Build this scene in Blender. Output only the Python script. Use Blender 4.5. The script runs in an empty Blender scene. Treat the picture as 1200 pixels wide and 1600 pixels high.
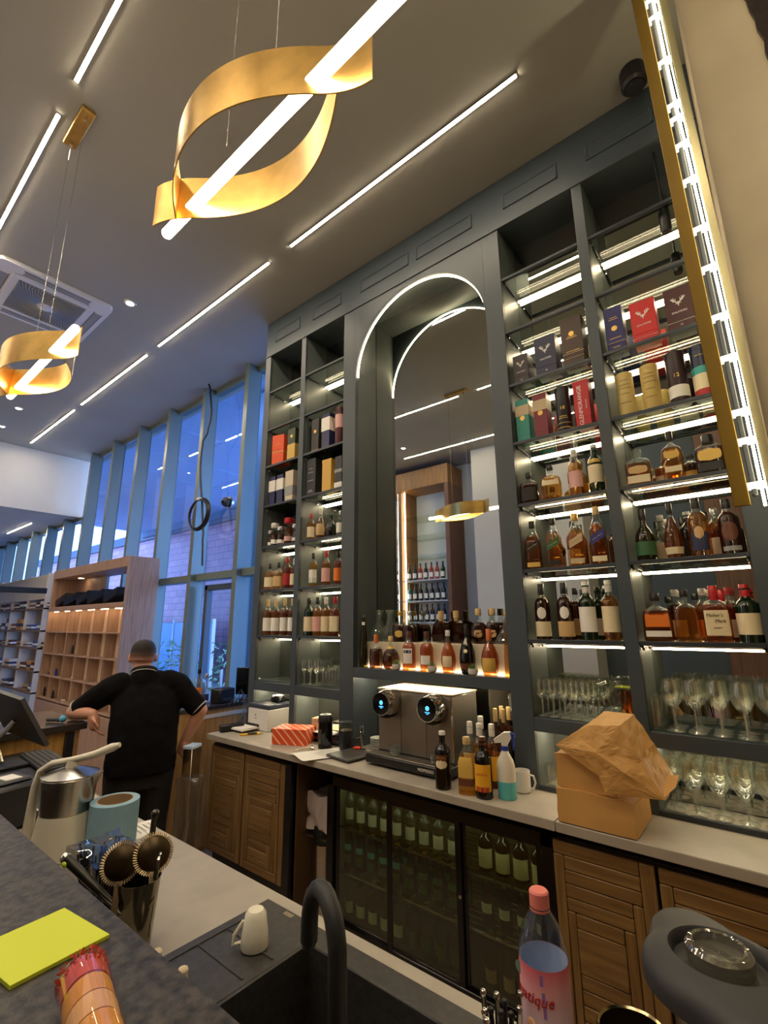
import bpy, bmesh, math, random
from mathutils import Vector, Matrix
from math import sin, cos, pi, radians as R
random.seed(7)
SC = bpy.context.scene
COL = SC.collection

# ---------------------------------------------------------------- camera
cd = bpy.data.cameras.new('camera'); cam = bpy.data.objects.new('camera', cd); COL.objects.link(cam)
cd.sensor_fit = 'VERTICAL'; cd.sensor_height = 36.0; cd.lens = 736.2/1600*36.0
cd.clip_start = 0.02; cd.clip_end = 200
yaw, pitch, roll = .6808, .2314, -.0075
fw = Vector((-sin(yaw)*cos(pitch), cos(yaw)*cos(pitch), sin(pitch)))
rt = Vector((cos(yaw), sin(yaw), 0)); up = rt.cross(fw)
rt2 = cos(roll)*rt + sin(roll)*up; up2 = -sin(roll)*rt + cos(roll)*up
m = Matrix((rt2, up2, -fw)).transposed().to_4x4(); m.translation = (2.2603, -2.4483, 1.6969)
cam.matrix_world = m
SC.camera = cam

# ---------------------------------------------------------------- world, exposure
w = bpy.data.worlds.new('dusk_sky'); SC.world = w; w.use_nodes = True
bg = w.node_tree.nodes['Background']; bg.inputs[0].default_value = (.30, .49, .95, 1); bg.inputs[1].default_value = 4.4
SC.view_settings.view_transform = 'Standard'; SC.view_settings.look = 'None'
SC.view_settings.gamma = 1; SC.view_settings.use_curve_mapping = False
SC.view_settings.exposure = 1.28
SC.cycles.use_denoising = True
SC.cycles.max_bounces = 10; SC.cycles.diffuse_bounces = 4; SC.cycles.glossy_bounces = 5
SC.cycles.transmission_bounces = 6; SC.cycles.transparent_max_bounces = 40
SC.cycles.caustics_reflective = False; SC.cycles.caustics_refractive = False
SC.cycles.sample_clamp_indirect = 4.0
LED_W = 12.0        # shelf strips
LED_C = 52.0        # ceiling strips
LED_P = 16.0        # pendant tubes

# ---------------------------------------------------------------- materials
def lin(c):
    return tuple(((x/255)/12.92 if x/255 <= .04045 else ((x/255+.055)/1.055)**2.4) for x in c)
MATS = {}
def mat(name, c, rough=.5, metal=0, emit=0, noise=None, bump=0, scale=20, stretch=None, spec=None, c2=None, coat=0):
    if name in MATS: return MATS[name]
    M = bpy.data.materials.new(name); M.use_nodes = True; nt = M.node_tree; b = nt.nodes['Principled BSDF']
    cc = lin(c) + (1,)
    b.inputs['Base Color'].default_value = cc; b.inputs['Roughness'].default_value = rough; b.inputs['Metallic'].default_value = metal
    if spec is not None: b.inputs['Specular IOR Level'].default_value = spec
    if coat: b.inputs['Coat Weight'].default_value = coat
    if emit:
        b.inputs['Emission Color'].default_value = cc; b.inputs['Emission Strength'].default_value = emit
    if noise or bump:
        tc = nt.nodes.new('ShaderNodeTexCoord'); mp = nt.nodes.new('ShaderNodeMapping'); nz = nt.nodes.new('ShaderNodeTexNoise')
        mp.inputs['Scale'].default_value = stretch or (1, 1, 1)
        nz.inputs['Scale'].default_value = scale; nz.inputs['Detail'].default_value = 4
        nt.links.new(tc.outputs['Object'], mp.inputs['Vector']); nt.links.new(mp.outputs[0], nz.inputs['Vector'])
        if noise:
            mx = nt.nodes.new('ShaderNodeMix'); mx.data_type = 'RGBA'
            d = lin(c2) if c2 else tuple(x*(1-noise) for x in cc[:3])
            mx.inputs[6].default_value = cc; mx.inputs[7].default_value = d + (1,)
            rp = nt.nodes.new('ShaderNodeMapRange'); rp.inputs[1].default_value = .35; rp.inputs[2].default_value = .65
            nt.links.new(nz.outputs['Fac'], rp.inputs[0])
            nt.links.new(rp.outputs[0], mx.inputs[0]); nt.links.new(mx.outputs[2], b.inputs['Base Color'])
        if bump:
            bp = nt.nodes.new('ShaderNodeBump'); bp.inputs['Strength'].default_value = bump; bp.inputs['Distance'].default_value = .01
            nt.links.new(nz.outputs['Fac'], bp.inputs['Height']); nt.links.new(bp.outputs[0], b.inputs['Normal'])
    MATS[name] = M; return M
def glow(name, c, s):
    if name in MATS: return MATS[name]
    M = bpy.data.materials.new(name); M.use_nodes = True; nt = M.node_tree; nt.nodes.clear()
    e = nt.nodes.new('ShaderNodeEmission'); o = nt.nodes.new('ShaderNodeOutputMaterial')
    e.inputs[0].default_value = lin(c) + (1,); e.inputs[1].default_value = s
    nt.links.new(e.outputs[0], o.inputs[0]); MATS[name] = M; return M
def glass(name, tint, refl=.06, edge=.55, rough=.0, body=0, bodyc=None):
    """thin glass: tinted transparent sheet + gloss growing towards grazing angles (+ a little body colour)"""
    if name in MATS: return MATS[name]
    M = bpy.data.materials.new(name); M.use_nodes = True; nt = M.node_tree; nt.nodes.clear()
    t = nt.nodes.new('ShaderNodeBsdfTransparent'); t.inputs[0].default_value = lin(tint) + (1,)
    g = nt.nodes.new('ShaderNodeBsdfGlossy'); g.inputs[0].default_value = (1, 1, 1, 1); g.inputs['Roughness'].default_value = rough
    lw = nt.nodes.new('ShaderNodeLayerWeight'); lw.inputs['Blend'].default_value = .35
    mr = nt.nodes.new('ShaderNodeMapRange'); mr.inputs[3].default_value = refl; mr.inputs[4].default_value = edge
    pw = nt.nodes.new('ShaderNodeMath'); pw.operation = 'POWER'; pw.inputs[1].default_value = 4.4
    pw.inputs[1].default_value = 3.0; nt.links.new(lw.outputs['Facing'], pw.inputs[0]); nt.links.new(pw.outputs[0], mr.inputs[0])
    base = t
    if body:
        d = nt.nodes.new('ShaderNodeBsdfDiffuse'); d.inputs[0].default_value = lin(bodyc or tint) + (1,)
        m0 = nt.nodes.new('ShaderNodeMixShader'); m0.inputs[0].default_value = body
        nt.links.new(t.outputs[0], m0.inputs[1]); nt.links.new(d.outputs[0], m0.inputs[2]); base = m0
    mx = nt.nodes.new('ShaderNodeMixShader'); o = nt.nodes.new('ShaderNodeOutputMaterial')
    nt.links.new(mr.outputs[0], mx.inputs[0]); nt.links.new(base.outputs[0], mx.inputs[1]); nt.links.new(g.outputs[0], mx.inputs[2])
    nt.links.new(mx.outputs[0], o.inputs[0]); MATS[name] = M; return M
def mirror(name, c, rough=.01):
    return mat(name, c, rough, 1.0)
def wood(name, c, c2, axis='x', rough=.5):
    s = {'x': (1, 14, 14), 'y': (14, 1, 14), 'z': (14, 14, 1)}[axis]
    return mat(name, c, rough, 0, 0, .4, .12, 3.0, s, None, c2)

PAINT = mat('slate_paint', (63, 72, 78), .42, noise=.06, scale=3)
PAINTD = mat('slate_panel', (94, 102, 100), .45, noise=.06, scale=4)
RAIL = mat('dark_metal_rail', (58, 64, 70), .35, .3)
CEIL = mat('taupe_ceiling', (168, 165, 153), .75, noise=.05, scale=1.5)
WALLW = mat('white_plaster', (205, 202, 192), .8, noise=.05, scale=2)
BEIGE = mat('beige_plaster', (222, 206, 170), .7, noise=.12, scale=3, bump=.1)
OAK = wood('oak_x', (150, 110, 60), (116, 80, 40), 'x')
OAKZ = wood('oak_z', (150, 110, 60), (116, 80, 40), 'z')
OAKP = wood('oak_panel', (206, 158, 86), (176, 128, 64), 'z')
ASH = wood('ash_veneer', (170, 140, 118), (146, 116, 96), 'z')
STONE = mat('grey_worktop', (172, 163, 148), .45, noise=.14, scale=9, bump=.05)
GRAN = mat('dark_stone', (27, 26, 26), .42, noise=.6, scale=44, bump=.2, c2=(74, 69, 62), spec=.3)
BLACK = mat('black_plastic', (20, 20, 22), .4)
BLACKG = mat('black_gloss', (12, 12, 14), .12)
DGREY = mat('dark_grey', (48, 49, 52), .5)
STEEL = mat('brushed_steel', (196, 190, 180), .25, 1, noise=.1, scale=10, stretch=(1, 1, 30))
CHROME = mat('chrome', (225, 222, 215), .07, 1)
GOLD = mat('gold_leaf', (224, 182, 104), .32, 1, noise=.18, scale=18, bump=.06)
BRASS = mat('dull_brass', (128, 99, 14), .55, .4, noise=.12, scale=6)
WHITE = mat('white_plastic', (226, 224, 218), .4)
CREAM = mat('cream_card', (222, 206, 168), .6)
PAPER = mat('paper', (232, 228, 220), .8)
KRAFT = mat('kraft_paper', (208, 158, 88), .62, noise=.12, scale=6, bump=.25)
LED = glow('led_warm', (255, 232, 190), LED_W)
LEDC = glow('led_ceiling', (255, 236, 206), LED_C)
LEDP = glow('led_pendant', (255, 228, 190), LED_P)
LEDU = glow('led_under', (255, 234, 196), 26)
LEDN = glow('led_neon', (255, 244, 206), 18)
MIRR = mirror('tinted_mirror', (202, 204, 198))
GLS = glass('clear_shelf_glass', (240, 245, 241), .03, .35)
GLSW = glass('window_glass', (214, 226, 236), .07, .6)
GLSC = glass('clear_glass', (236, 242, 238), .05, .75, body=.05, bodyc=(230, 236, 225))
GLSF = glass('fridge_glass', (214, 220, 200), .07, .5)

# ---------------------------------------------------------------- mesh builder
class MB:
    def __init__(s): s.v = []; s.f = []; s.mi = []; s.T = Matrix.Identity(4)
    def add(s, vs, fs, mi=0):
        o = len(s.v); T = s.T
        s.v += [tuple(T @ Vector(p)) for p in vs]
        s.f += [tuple(o+i for i in f) for f in fs]; s.mi += [mi]*len(fs); return s
    def box(s, x0, x1, y0, y1, z0, z1, mi=0):
        vs = [(x, y, z) for x in (x0, x1) for y in (y0, y1) for z in (z0, z1)]
        return s.add(vs, [(0, 1, 3, 2), (4, 6, 7, 5), (0, 4, 5, 1), (2, 3, 7, 6), (0, 2, 6, 4), (1, 5, 7, 3)], mi)
    def bbox(s, x0, x1, y0, y1, z0, z1, b=.004, mi=0, seg=1):
        bm = bmesh.new(); bmesh.ops.create_cube(bm, size=1)
        for v in bm.verts: v.co = ((x0+x1)/2+v.co.x*(x1-x0), (y0+y1)/2+v.co.y*(y1-y0), (z0+z1)/2+v.co.z*(z1-z0))
        bmesh.ops.bevel(bm, geom=bm.edges[:], offset=b, segments=seg, affect='EDGES', profile=.5)
        bm.verts.index_update(); s.add([v.co[:] for v in bm.verts], [[v.index for v in f.verts] for f in bm.faces], mi); bm.free(); return s
    def lathe(s, prof, n=20, c=(0, 0, 0), sq=2, asp=1, mi=0, mif=None, ax='z', cap=True):
        vs = []; fs = []; rmax = max(r for r, z in prof) or 1
        for r, z in prof:
            k = max(0, min(1, (r/rmax-.55)/.35)); e = 2+(sq-2)*k
            a = asp + (1-asp)*(1-k) if asp < 1 else asp
            for i in range(n):
                t = 2*pi*(i+.5)/n; ct, st = cos(t), sin(t)
                x = r*math.copysign(abs(ct)**(2/e), ct); y = r*a*math.copysign(abs(st)**(2/e), st)
                p = (x, y, z) if ax == 'z' else ((z, x, y) if ax == 'x' else (x, z, y))
                vs.append((p[0]+c[0], p[1]+c[1], p[2]+c[2]))
        mm = []
        for j in range(len(prof)-1):
            for i in range(n):
                q = (j*n+i, j*n+(i+1) % n, (j+1)*n+(i+1) % n, (j+1)*n+i)
                fs.append(q if ax != 'y' else q[::-1]); mm.append(mif(j) if mif else mi)
        if cap:
            if prof[0][0] > 1e-5: fs.append(tuple(range(n))[::-1] if ax != 'y' else tuple(range(n))); mm.append(mm[0])
            if prof[-1][0] > 1e-5:
                o = (len(prof)-1)*n; q = tuple(range(o, o+n)); fs.append(q if ax != 'y' else q[::-1]); mm.append(mm[-1])
        s.add(vs, fs, mi); s.mi[-len(fs):] = mm; return s
    def tube(s, pts, r, n=8, closed=False, mi=0, cap=True, asp=1):
        P = [Vector(p) for p in pts]; N = len(P); rr = r if isinstance(r, (list, tuple)) else [r]*N
        vs = []; fs = []; u = None
        for i in range(N):
            t = (P[(i+1) % N]-P[i-1]) if closed else (P[min(i+1, N-1)]-P[max(i-1, 0)])
            t.normalize()
            if u is None:
                u = Vector((0, 0, 1)) if abs(t.z) < .9 else Vector((1, 0, 0))
            u = (u-t*u.dot(t)).normalized(); w_ = t.cross(u)
            for k in range(n):
                a = 2*pi*k/n; vs.append(tuple(P[i]+u*(rr[i]*cos(a)*asp)+w_*(rr[i]*sin(a))))
        for i in range(N if closed else N-1):
            j = (i+1) % N
            for k in range(n): fs.append((i*n+k, i*n+(k+1) % n, j*n+(k+1) % n, j*n+k))
        if cap and not closed:
            fs.append(tuple(range(n))[::-1]); fs.append(tuple(range((N-1)*n, N*n)))
        return s.add(vs, fs, mi)
    def prism(s, poly, z0, z1, pl='xy', mi=0):
        n = len(poly)
        def P(a, b, c): return (a, b, c) if pl == 'xy' else ((a, c, b) if pl == 'xz' else (c, a, b))
        vs = [P(a, b, z0) for a, b in poly]+[P(a, b, z1) for a, b in poly]
        fs = [tuple(range(n))[::-1], tuple(range(n, 2*n))]+[(i, (i+1) % n, n+(i+1) % n, n+i) for i in range(n)]
        if pl == 'xz': fs = [f[::-1] for f in fs]
        return s.add(vs, fs, mi)
    def ball(s, c, r, n=12, mi=0, sc=(1, 1, 1)):
        k = max(4, n//2); vs = [(c[0], c[1], c[2]-r*sc[2])]; fs = []
        for j in range(1, k):
            a = -pi/2+pi*j/k
            for i in range(n): t = 2*pi*i/n; vs.append((c[0]+r*sc[0]*cos(a)*cos(t), c[1]+r*sc[1]*cos(a)*sin(t), c[2]+r*sc[2]*sin(a)))
        vs.append((c[0], c[1], c[2]+r*sc[2])); L = len(vs)-1
        for i in range(n):
            fs.append((0, 1+(i+1) % n, 1+i)); fs.append((L, L-n+i, L-n+(i+1) % n))
            for j in range(k-2): fs.append((1+j*n+i, 1+j*n+(i+1) % n, 1+(j+1)*n+(i+1) % n, 1+(j+1)*n+i))
        return s.add(vs, fs, mi)
    def grid(s, fn, nu, nv, mi=0, wrap=False):
        vs = [fn(i/nu, j/nv) for i in range(nu+1) for j in range(nv+1)]; W = nv+1
        return s.add(vs, [(i*W+j, (i+1)*W+j, (i+1)*W+j+1, i*W+j+1) for i in range(nu) for j in range(nv)], mi)
    def mesh(s, name, mats, smooth=True, ang=38):
        me = bpy.data.meshes.new(name); me.from_pydata(s.v, [], s.f)
        for m_ in (mats if isinstance(mats, (list, tuple)) else [mats]): me.materials.append(m_)
        me.polygons.foreach_set('material_index', s.mi)
        if smooth:
            me.polygons.foreach_set('use_smooth', [True]*len(s.f)); me.update(); me.set_sharp_from_angle(angle=R(ang))
        me.update(); return me
    def obj(s, name, mats, parent=None, smooth=True, ang=38, label=None):
        o = bpy.data.objects.new(name, s.mesh(name, mats, smooth, ang)); COL.objects.link(o)
        if parent: o.parent = parent
        if label: o['label'] = label
        return o
def empty(name, loc=(0, 0, 0), rz=0, parent=None):
    o = bpy.data.objects.new(name, None); COL.objects.link(o); o.location = loc; o.rotation_euler = (0, 0, rz); o.empty_display_size = .05
    if parent: o.parent = parent
    return o
def tag(o, label, cat, group=None, kind=None):
    o['label'] = label; o['category'] = cat
    if group: o['group'] = group
    if kind: o['kind'] = kind
    return o
def thing(name, label, cat, loc=(0, 0, 0), rz=0, group=None): return tag(empty(name, loc, rz), label, cat, group)
def struct(o): o['kind'] = 'structure'; return o
def dup(o, loc, rz=None, label=None, parent=None):
    c = o.copy(); COL.objects.link(c)
    if parent: c.parent = parent
    else:
        c.location = loc
        if rz is not None: c.rotation_euler = (0, 0, rz)
    if label: c['label'] = label
    for ch in o.children: dup(ch, None, parent=c)
    return c
TXT = {}
def text(s, size, parent, mat_, loc, rot, ext=.0004, name='lettering', sx=1, shear=0, align='CENTER'):
    k = (s, size, ext, sx, shear, mat_.name, align)
    if k not in TXT:
        cu = bpy.data.curves.new('t', 'FONT'); cu.body = s; cu.size = size; cu.extrude = ext; cu.align_x = align; cu.align_y = 'CENTER'; cu.shear = shear
        cu.resolution_u = 2
        o = bpy.data.objects.new('t', cu); COL.objects.link(o)
        me = bpy.data.meshes.new_from_object(o.evaluated_get(bpy.context.evaluated_depsgraph_get())); bpy.data.objects.remove(o)
        for v in me.vertices: v.co.x *= sx
        me.materials.clear(); me.materials.append(mat_); me.name = name; TXT[k] = me
    o = bpy.data.objects.new(name, TXT[k]); COL.objects.link(o); o.location = loc; o.rotation_euler = rot
    if parent: o.parent = parent
    return o
FRONT = (pi/2, 0, 0)      # text standing in the xz plane, read from -y
ORD = ['first', 'second', 'third', 'fourth', 'fifth', 'sixth', 'seventh', 'eighth', 'ninth', 'tenth', 'eleventh', 'twelfth', 'thirteenth', 'fourteenth', 'fifteenth', 'sixteenth']
# ================================================================ SETTING
FLOORM = mat('polished_floor_tile', (150, 134, 118), .18, noise=.1, scale=2)
o = struct(MB().box(-15, 6, -5, .46, -.1, 0).obj('floor', FLOORM))
tj = MB()
for k in range(14): tj.box(-8.0+k*.6-.002, -8.0+k*.6+.002, -4.6, .44, 0, .0008)
for k in range(8): tj.box(-9, 3, -4.4+k*.6-.002, -4.4+k*.6+.002, 0, .0008)
tj.obj('tile_joint', DGREY, o)
struct(MB().box(-6.85, 6, -4.6, .62, 4.537, 4.7).obj('ceiling', CEIL))
struct(MB().box(-15, -6.85, -5, .62, 3.515, 4.7).obj('wall_left', WALLW))
struct(MB().box(-15.1, -15, -5, .62, 0, 4.7).obj('wall_far', WALLW))
struct(MB().box(-15, 6, -4.6, -4.42, 0, 4.537).obj('wall_front', mat('grey_blue_plaster', (176, 178, 178), .8)))
struct(MB().box(-1.35, .35, -4.42, -3.85, 0, 4.537).obj('pillar_front', WALLW))
pw_ = struct(MB().box(.35, 6, -4.42, -4.3, 0, 4.537).obj('wall_front_dark', mat('dark_slate_wall', (74, 86, 92), .6)))
for k in range(6): MB().bbox(1.75+k*.5, 2.24+k*.5, -4.3, -4.26, .1, 4.2, .004).obj('wall_panel', wood('walnut_wall', (126, 94, 74), (104, 76, 58), 'z'), pw_)
struct(MB().box(6, 6.1, -5, .62, 0, 4.7).obj('wall_side', WALLW))
struct(MB().box(-1.165, 6, .30, .6, 0, 4.537).obj('wall_back', PAINTD))

# window wall: fins, panes, transom
FIN = mat('grey_green_fin', (112, 124, 118), .3, .2, noise=.05, scale=2)
win = struct(empty('window_1'))
for k in range(13):
    x = -1.88-.88*k; zt = 4.537 if x > -6.85 else 3.515
    MB().box(x-.07, x, .30, .47, 0, zt).obj('mullion', FIN, win)
    x1 = -1.165 if k == 0 else x+.81
    MB().box(x, x1, .455, .463, .12, zt-.06).obj('pane', GLSW, win)
    MB().box(x, x1, .42, .50, 0, .12).box(x, x1, .42, .50, zt-.06, zt).obj('pane_rail', FIN, win)
MB().bbox(-3.6, -1.165, .36, .48, 2.17, 2.25).obj('transom', FIN, win)
MB().bbox(-2.62, -2.0, .40, .47, 2.06, 2.12).bbox(-2.62, -2.56, .40, .47, .9, 2.12).bbox(-2.06, -2.0, .40, .47, .9, 2.12).obj('casement_frame', mat('dark_blue_frame', (62, 72, 84), .4), win)

# right hand pier
RP = struct(empty('wall_right'))
MB().box(2.325, 6, -.56, .3, 0, 4.537).obj('pier', BEIGE, RP)
pp = []; rr = random.Random(3)
for i in range(25): z_ = 3.2+1.35*i/24; pp.append((2.51+(4.03-z_)*.075+.012*rr.random(), z_))
MB().prism(pp+[(3.4, 4.537), (3.4, 3.2)], -.575, -.56, 'xz').obj('plaster_patch', mat('dark_brown_plaster', (58, 46, 40), .9, noise=.3, scale=30, bump=.3), RP)

# ---------------------------------------------------------------- outside
ext = tag(empty('brick_building', (0, 6, 0)), 'pinkish brick building seen through the windows across the yard', 'building')
BRK = bpy.data.materials.new('brick_far'); BRK.use_nodes = True
_n = BRK.node_tree; _b = _n.nodes['Principled BSDF']; _t = _n.nodes.new('ShaderNodeTexBrick'); _c = _n.nodes.new('ShaderNodeTexCoord'); _m = _n.nodes.new('ShaderNodeMapping')
_m.inputs['Rotation'].default_value = (pi/2, 0, 0)
_t.inputs['Color1'].default_value = lin((206, 140, 150))+(1,); _t.inputs['Color2'].default_value = lin((186, 124, 140))+(1,); _t.inputs['Mortar'].default_value = lin((120, 90, 110))+(1,)
_t.inputs['Scale'].default_value = 1; _t.inputs['Brick Width'].default_value = .5; _t.inputs['Row Height'].default_value = .22; _t.inputs['Mortar Size'].default_value = .012
_n.links.new(_c.outputs['Object'], _m.inputs[0]); _n.links.new(_m.outputs[0], _t.inputs[0]); _n.links.new(_t.outputs[0], _b.inputs['Base Color'])
MB().box(-30, -9.6, 0, .4, 0, 5).obj('brick_wall', BRK, ext)
for x in (-22, -18.6, -13.2):
    wf = MB().box(x, x+.9, -.06, 0, 2.6, 4.4).obj('window_frame', WHITE, ext)
    MB().box(x+.08, x+.82, -.07, -.06, 2.68, 4.32).obj('window_pane', glass('far_pane', (120, 150, 190), .3, .6), wf)
MB().box(-30, -9.6, -.12, 0, 4.95, 5.3).obj('roof_band', mat('dark_band', (70, 80, 100), .6), ext)
fe = tag(empty('site_fence', (-12, 5.2, 0)), 'blue sheeted fence in the yard outside the windows', 'fence')
BLU = mat('blue_sheet', (60, 150, 220), .4, noise=.2, scale=3, bump=.2)
for k in range(8): MB().bbox(-7+k*1.1, -7+k*1.1+1.06, -.03, .03, .1, 1.75, .01).obj('panel', BLU, fe)
for k in range(9): MB().box(-7.04+k*1.1, -6.98+k*1.1, -.05, .05, 0, 1.85).obj('post', WHITE, fe)
can = tag(empty('outside_canopy', (0, 0, 0)), 'pale canopy soffit with panel joints outside the tall windows', 'canopy')
CANM = mat('canopy_panel', (150, 170, 205), .6)
for k in range(12):
    for j in range(3):
        x0 = -16+k*1.5; MB().bbox(x0+.01, x0+1.49, .62+j*1.6, .62+j*1.6+1.58, 5.1, 5.16, .008).obj('panel', CANM, can)
MB().box(-16, 2, 5.42, 5.6, 4.9, 5.3).obj('edge_beam', mat('canopy_edge', (90, 104, 130), .6), can)
colm = thing('canopy_column', 'broad pale column outside the window nearest the bar shelves', 'column', (-3.35, 1.75, 0))
MB().bbox(-.34, .34, -.3, .3, 0, 5.1, .02).obj('shaft', mat('column_grey', (150, 170, 196), .6), colm)
MB().bbox(-.38, .38, -.34, .34, 0, .25, .02).obj('plinth', CANM, colm)
yl = thing('outdoor_light_strip', 'upright blue light strip outside beside the bar shelves', 'light', (-1.33, .8, 0))
MB().bbox(-.06, .06, -.04, .04, .9, 3.5, .01).obj('diffuser', glow('blue_tube', (60, 150, 255), 1.6), yl)
MB().bbox(-.08, .08, -.02, .06, 0, .9, .01).obj('stand', DGREY, yl)
struct(MB().box(-30, 4, .5, 12, -.12, -.02).obj('ground', mat('yard_paving', (150, 150, 160), .8)))
LEAF = mat('shrub_leaf', (120, 160, 110), .5)
for i, (sx, sy) in enumerate(((-7.6, 4.2), (-10.4, 4.4))):
    sh = thing('shrub', ['leafy shrub outside in front of the blue fence', 'second leafy shrub outside farther along the blue fence'][i], 'shrub', (sx, sy, -.02), 0)
    lf = MB(); rr = random.Random(i)
    for k in range(220):
        a, h, q = rr.random()*6.28, .3+rr.random()*1.0, rr.random()**.5*.55
        c = Vector((q*cos(a), q*sin(a), h)); d = Vector((rr.uniform(-1, 1), rr.uniform(-1, 1), rr.uniform(-.3, 1))).normalized()*.09; e = d.cross(Vector((rr.random(), 1, .3))).normalized()*.03
        lf.add([c-d, c+e, c+d, c-e], [(0, 1, 2, 3)])
    lf.obj('foliage', LEAF, sh)['kind'] = 'stuff'
    MB().tube([(0, 0, 0), (.02, 0, .5), (0, .03, .9)], [.03, .02, .01], 6).obj('stem', mat('bark', (70, 55, 40), .8), sh)

# ---------------------------------------------------------------- ceiling lights
PITCH, SEG = 2.105, 1.83
def ledline(x0, y, place, z=4.537, L=SEG):
    t = thing('ceiling_light_strip', place, 'ceiling light', (x0+L/2, y, z), 0, 'linear ceiling lights')
    MB().box(-L/2, L/2, -.009, .009, -.010, -.004).obj('diffuser', LEDC, t)
    MB().box(-L/2-.008, L/2+.008, -.013, -.0095, -.008, 0).box(-L/2-.008, L/2+.008, .0095, .013, -.008, 0).box(-L/2-.008, L/2+.008, -.0095, .0095, -.004, 0).obj('housing', DGREY, t)
for k in range(-3, 1):
    x0 = -.215+PITCH*k
    ledline(x0, -.51, ['farthest linear ceiling light of the row over the bar shelves', 'third linear ceiling light counted from the shelves, row over bar', 'linear ceiling light over the left pair of shelf bays', 'longest looking linear ceiling light in front of the arch', 'linear ceiling light above the right end of the bar'][k+3])
for k in range(-3, 2):
    ledline(-.215+PITCH*k, -1.98, ['far linear ceiling light in the pendant row', 'linear ceiling light beyond the air conditioner', 'linear ceiling light at left frame edge near the air conditioner', 'linear ceiling light at top left beside the big pendant', 'linear ceiling light overhead in the pendant row'][k+3])
for k in range(-2, 2):
    ledline(-.33+PITCH*k, -3.44, ['linear ceiling light at the far end of the row by the wine cabinet', 'linear ceiling light seen in the arch mirror above the wine cabinet', 'linear ceiling light behind the counter seen in the mirrors', 'linear ceiling light behind the counter at the right'][k+2])
ledline(-9.5, .02, 'glowing strip added for a light reflection under the low far left ceiling', 3.515, 1.5)  # added strip, stands in for a light line reflected on the low ceiling
def downlight(x, y, lab, z=4.537):
    t = thing('downlight', lab, 'ceiling light', (x, y, z))
    MB().lathe([(.030, -.004), (.034, -.010), (.046, -.010), (.05, 0)], 20, cap=False).obj('trim_ring', WHITE, t)
    MB().lathe([(.0, -.005), (.032, -.005)], 20, cap=False).obj('lens', glow('spot_lens', (255, 250, 240), 30), t)
    ld = bpy.data.lights.new('spot', 'SPOT'); ld.energy = 14; ld.spot_size = R(80); ld.spot_blend = .6; ld.color = (1, .95, .88); ld.shadow_soft_size = .03
    lo = bpy.data.objects.new('downlight_beam', ld); COL.objects.link(lo); lo.location = (0, 0, -.02); lo.parent = t
for x, y, l in ((-1.855, -1.0, 'round white downlight just right of the air conditioner'), (-5.2, -1.0, 'round downlight below the small gold pendant'), (-6.1, -.98, 'farthest round downlight by the white bulkhead'), (-2.15, -3.02, 'round downlight seen in the arch mirror'), (.2, -3.0, 'round downlight in the ceiling behind the counter'), (-3.5, -2.9, 'round downlight between the linear lights by the wine cabinet')):
    downlight(x, y, l)
sp = thing('ceiling_speaker', 'black round speaker on the ceiling at top right by the brass bar', 'speaker', (2.1, -.13, 4.537))
MB().lathe([(.0, -.11), (.05, -.105), (.062, -.09), (.062, 0)], 20).obj('shell', BLACK, sp); MB().lathe([(0, -.112), (.045, -.1115)], 16, cap=False).obj('grille', DGREY, sp)

# air conditioner cassette
ac = thing('air_conditioner', 'white square ceiling cassette air conditioner with a radial grille', 'air conditioner', (-2.44, -1.485, 4.537))
ACW = mat('ac_white', (226, 226, 228), .45)
b = MB(); bm_o = [(-.42, -.42), (.42, -.42), (.42, .42), (-.42, .42)]
def rrect(h, r, n=5):
    out = []
    for cx, cy, a0 in ((h-r, h-r, 0), (-(h-r), h-r, pi/2), (-(h-r), -(h-r), pi), (h-r, -(h-r), 1.5*pi)):
        out += [(cx+r*cos(a0+pi/2*i/n), cy+r*sin(a0+pi/2*i/n)) for i in range(n+1)]
    return out
b.prism(rrect(.42, .05), -.035, 0).obj('panel', ACW, ac)
MB().prism(rrect(.30, .02), -.045, -.034).obj('inner_frame', ACW, ac)
MB().box(-.25, .25, -.25, .25, -.047, -.044).obj('grille_back', mat('ac_dark', (124, 128, 130), .6), ac)
g = MB()
for i in range(64):
    a = 2*pi*i/64+.2
    pts = []
    for q in (.06, .15, .25, .35):
        aa = a+(q-.05)*2.2; x, y = q*cos(aa), q*sin(aa)
        pts.append((max(-.25, min(.25, x)), max(-.25, min(.25, y)), -.050))
    g.tube(pts, .0022, 4)
g.obj('swirl_grille', mat('ac_grille', (176, 178, 178), .5), ac)['kind'] = 'stuff'
for i in range(4):
    a = pi/2*i; f = MB(); f.T = Matrix.Rotation(a, 4, 'Z'); f.bbox(-.24, .24, -.375, -.325, -.040, -.033, .003).obj('louvre', mat('ac_louvre', (150, 152, 154), .4), ac)
    f = MB(); f.T = Matrix.Rotation(a, 4, 'Z'); f.box(-.25, .25, -.322, -.317, -.0365, -.0345).box(-.25, .25, -.383, -.378, -.0365, -.0345).obj('louvre_gap', DGREY, ac)
MB().lathe([(0, -.058), (.05, -.055), (.06, -.048)], 20).obj('hub', ACW, ac)

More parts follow.
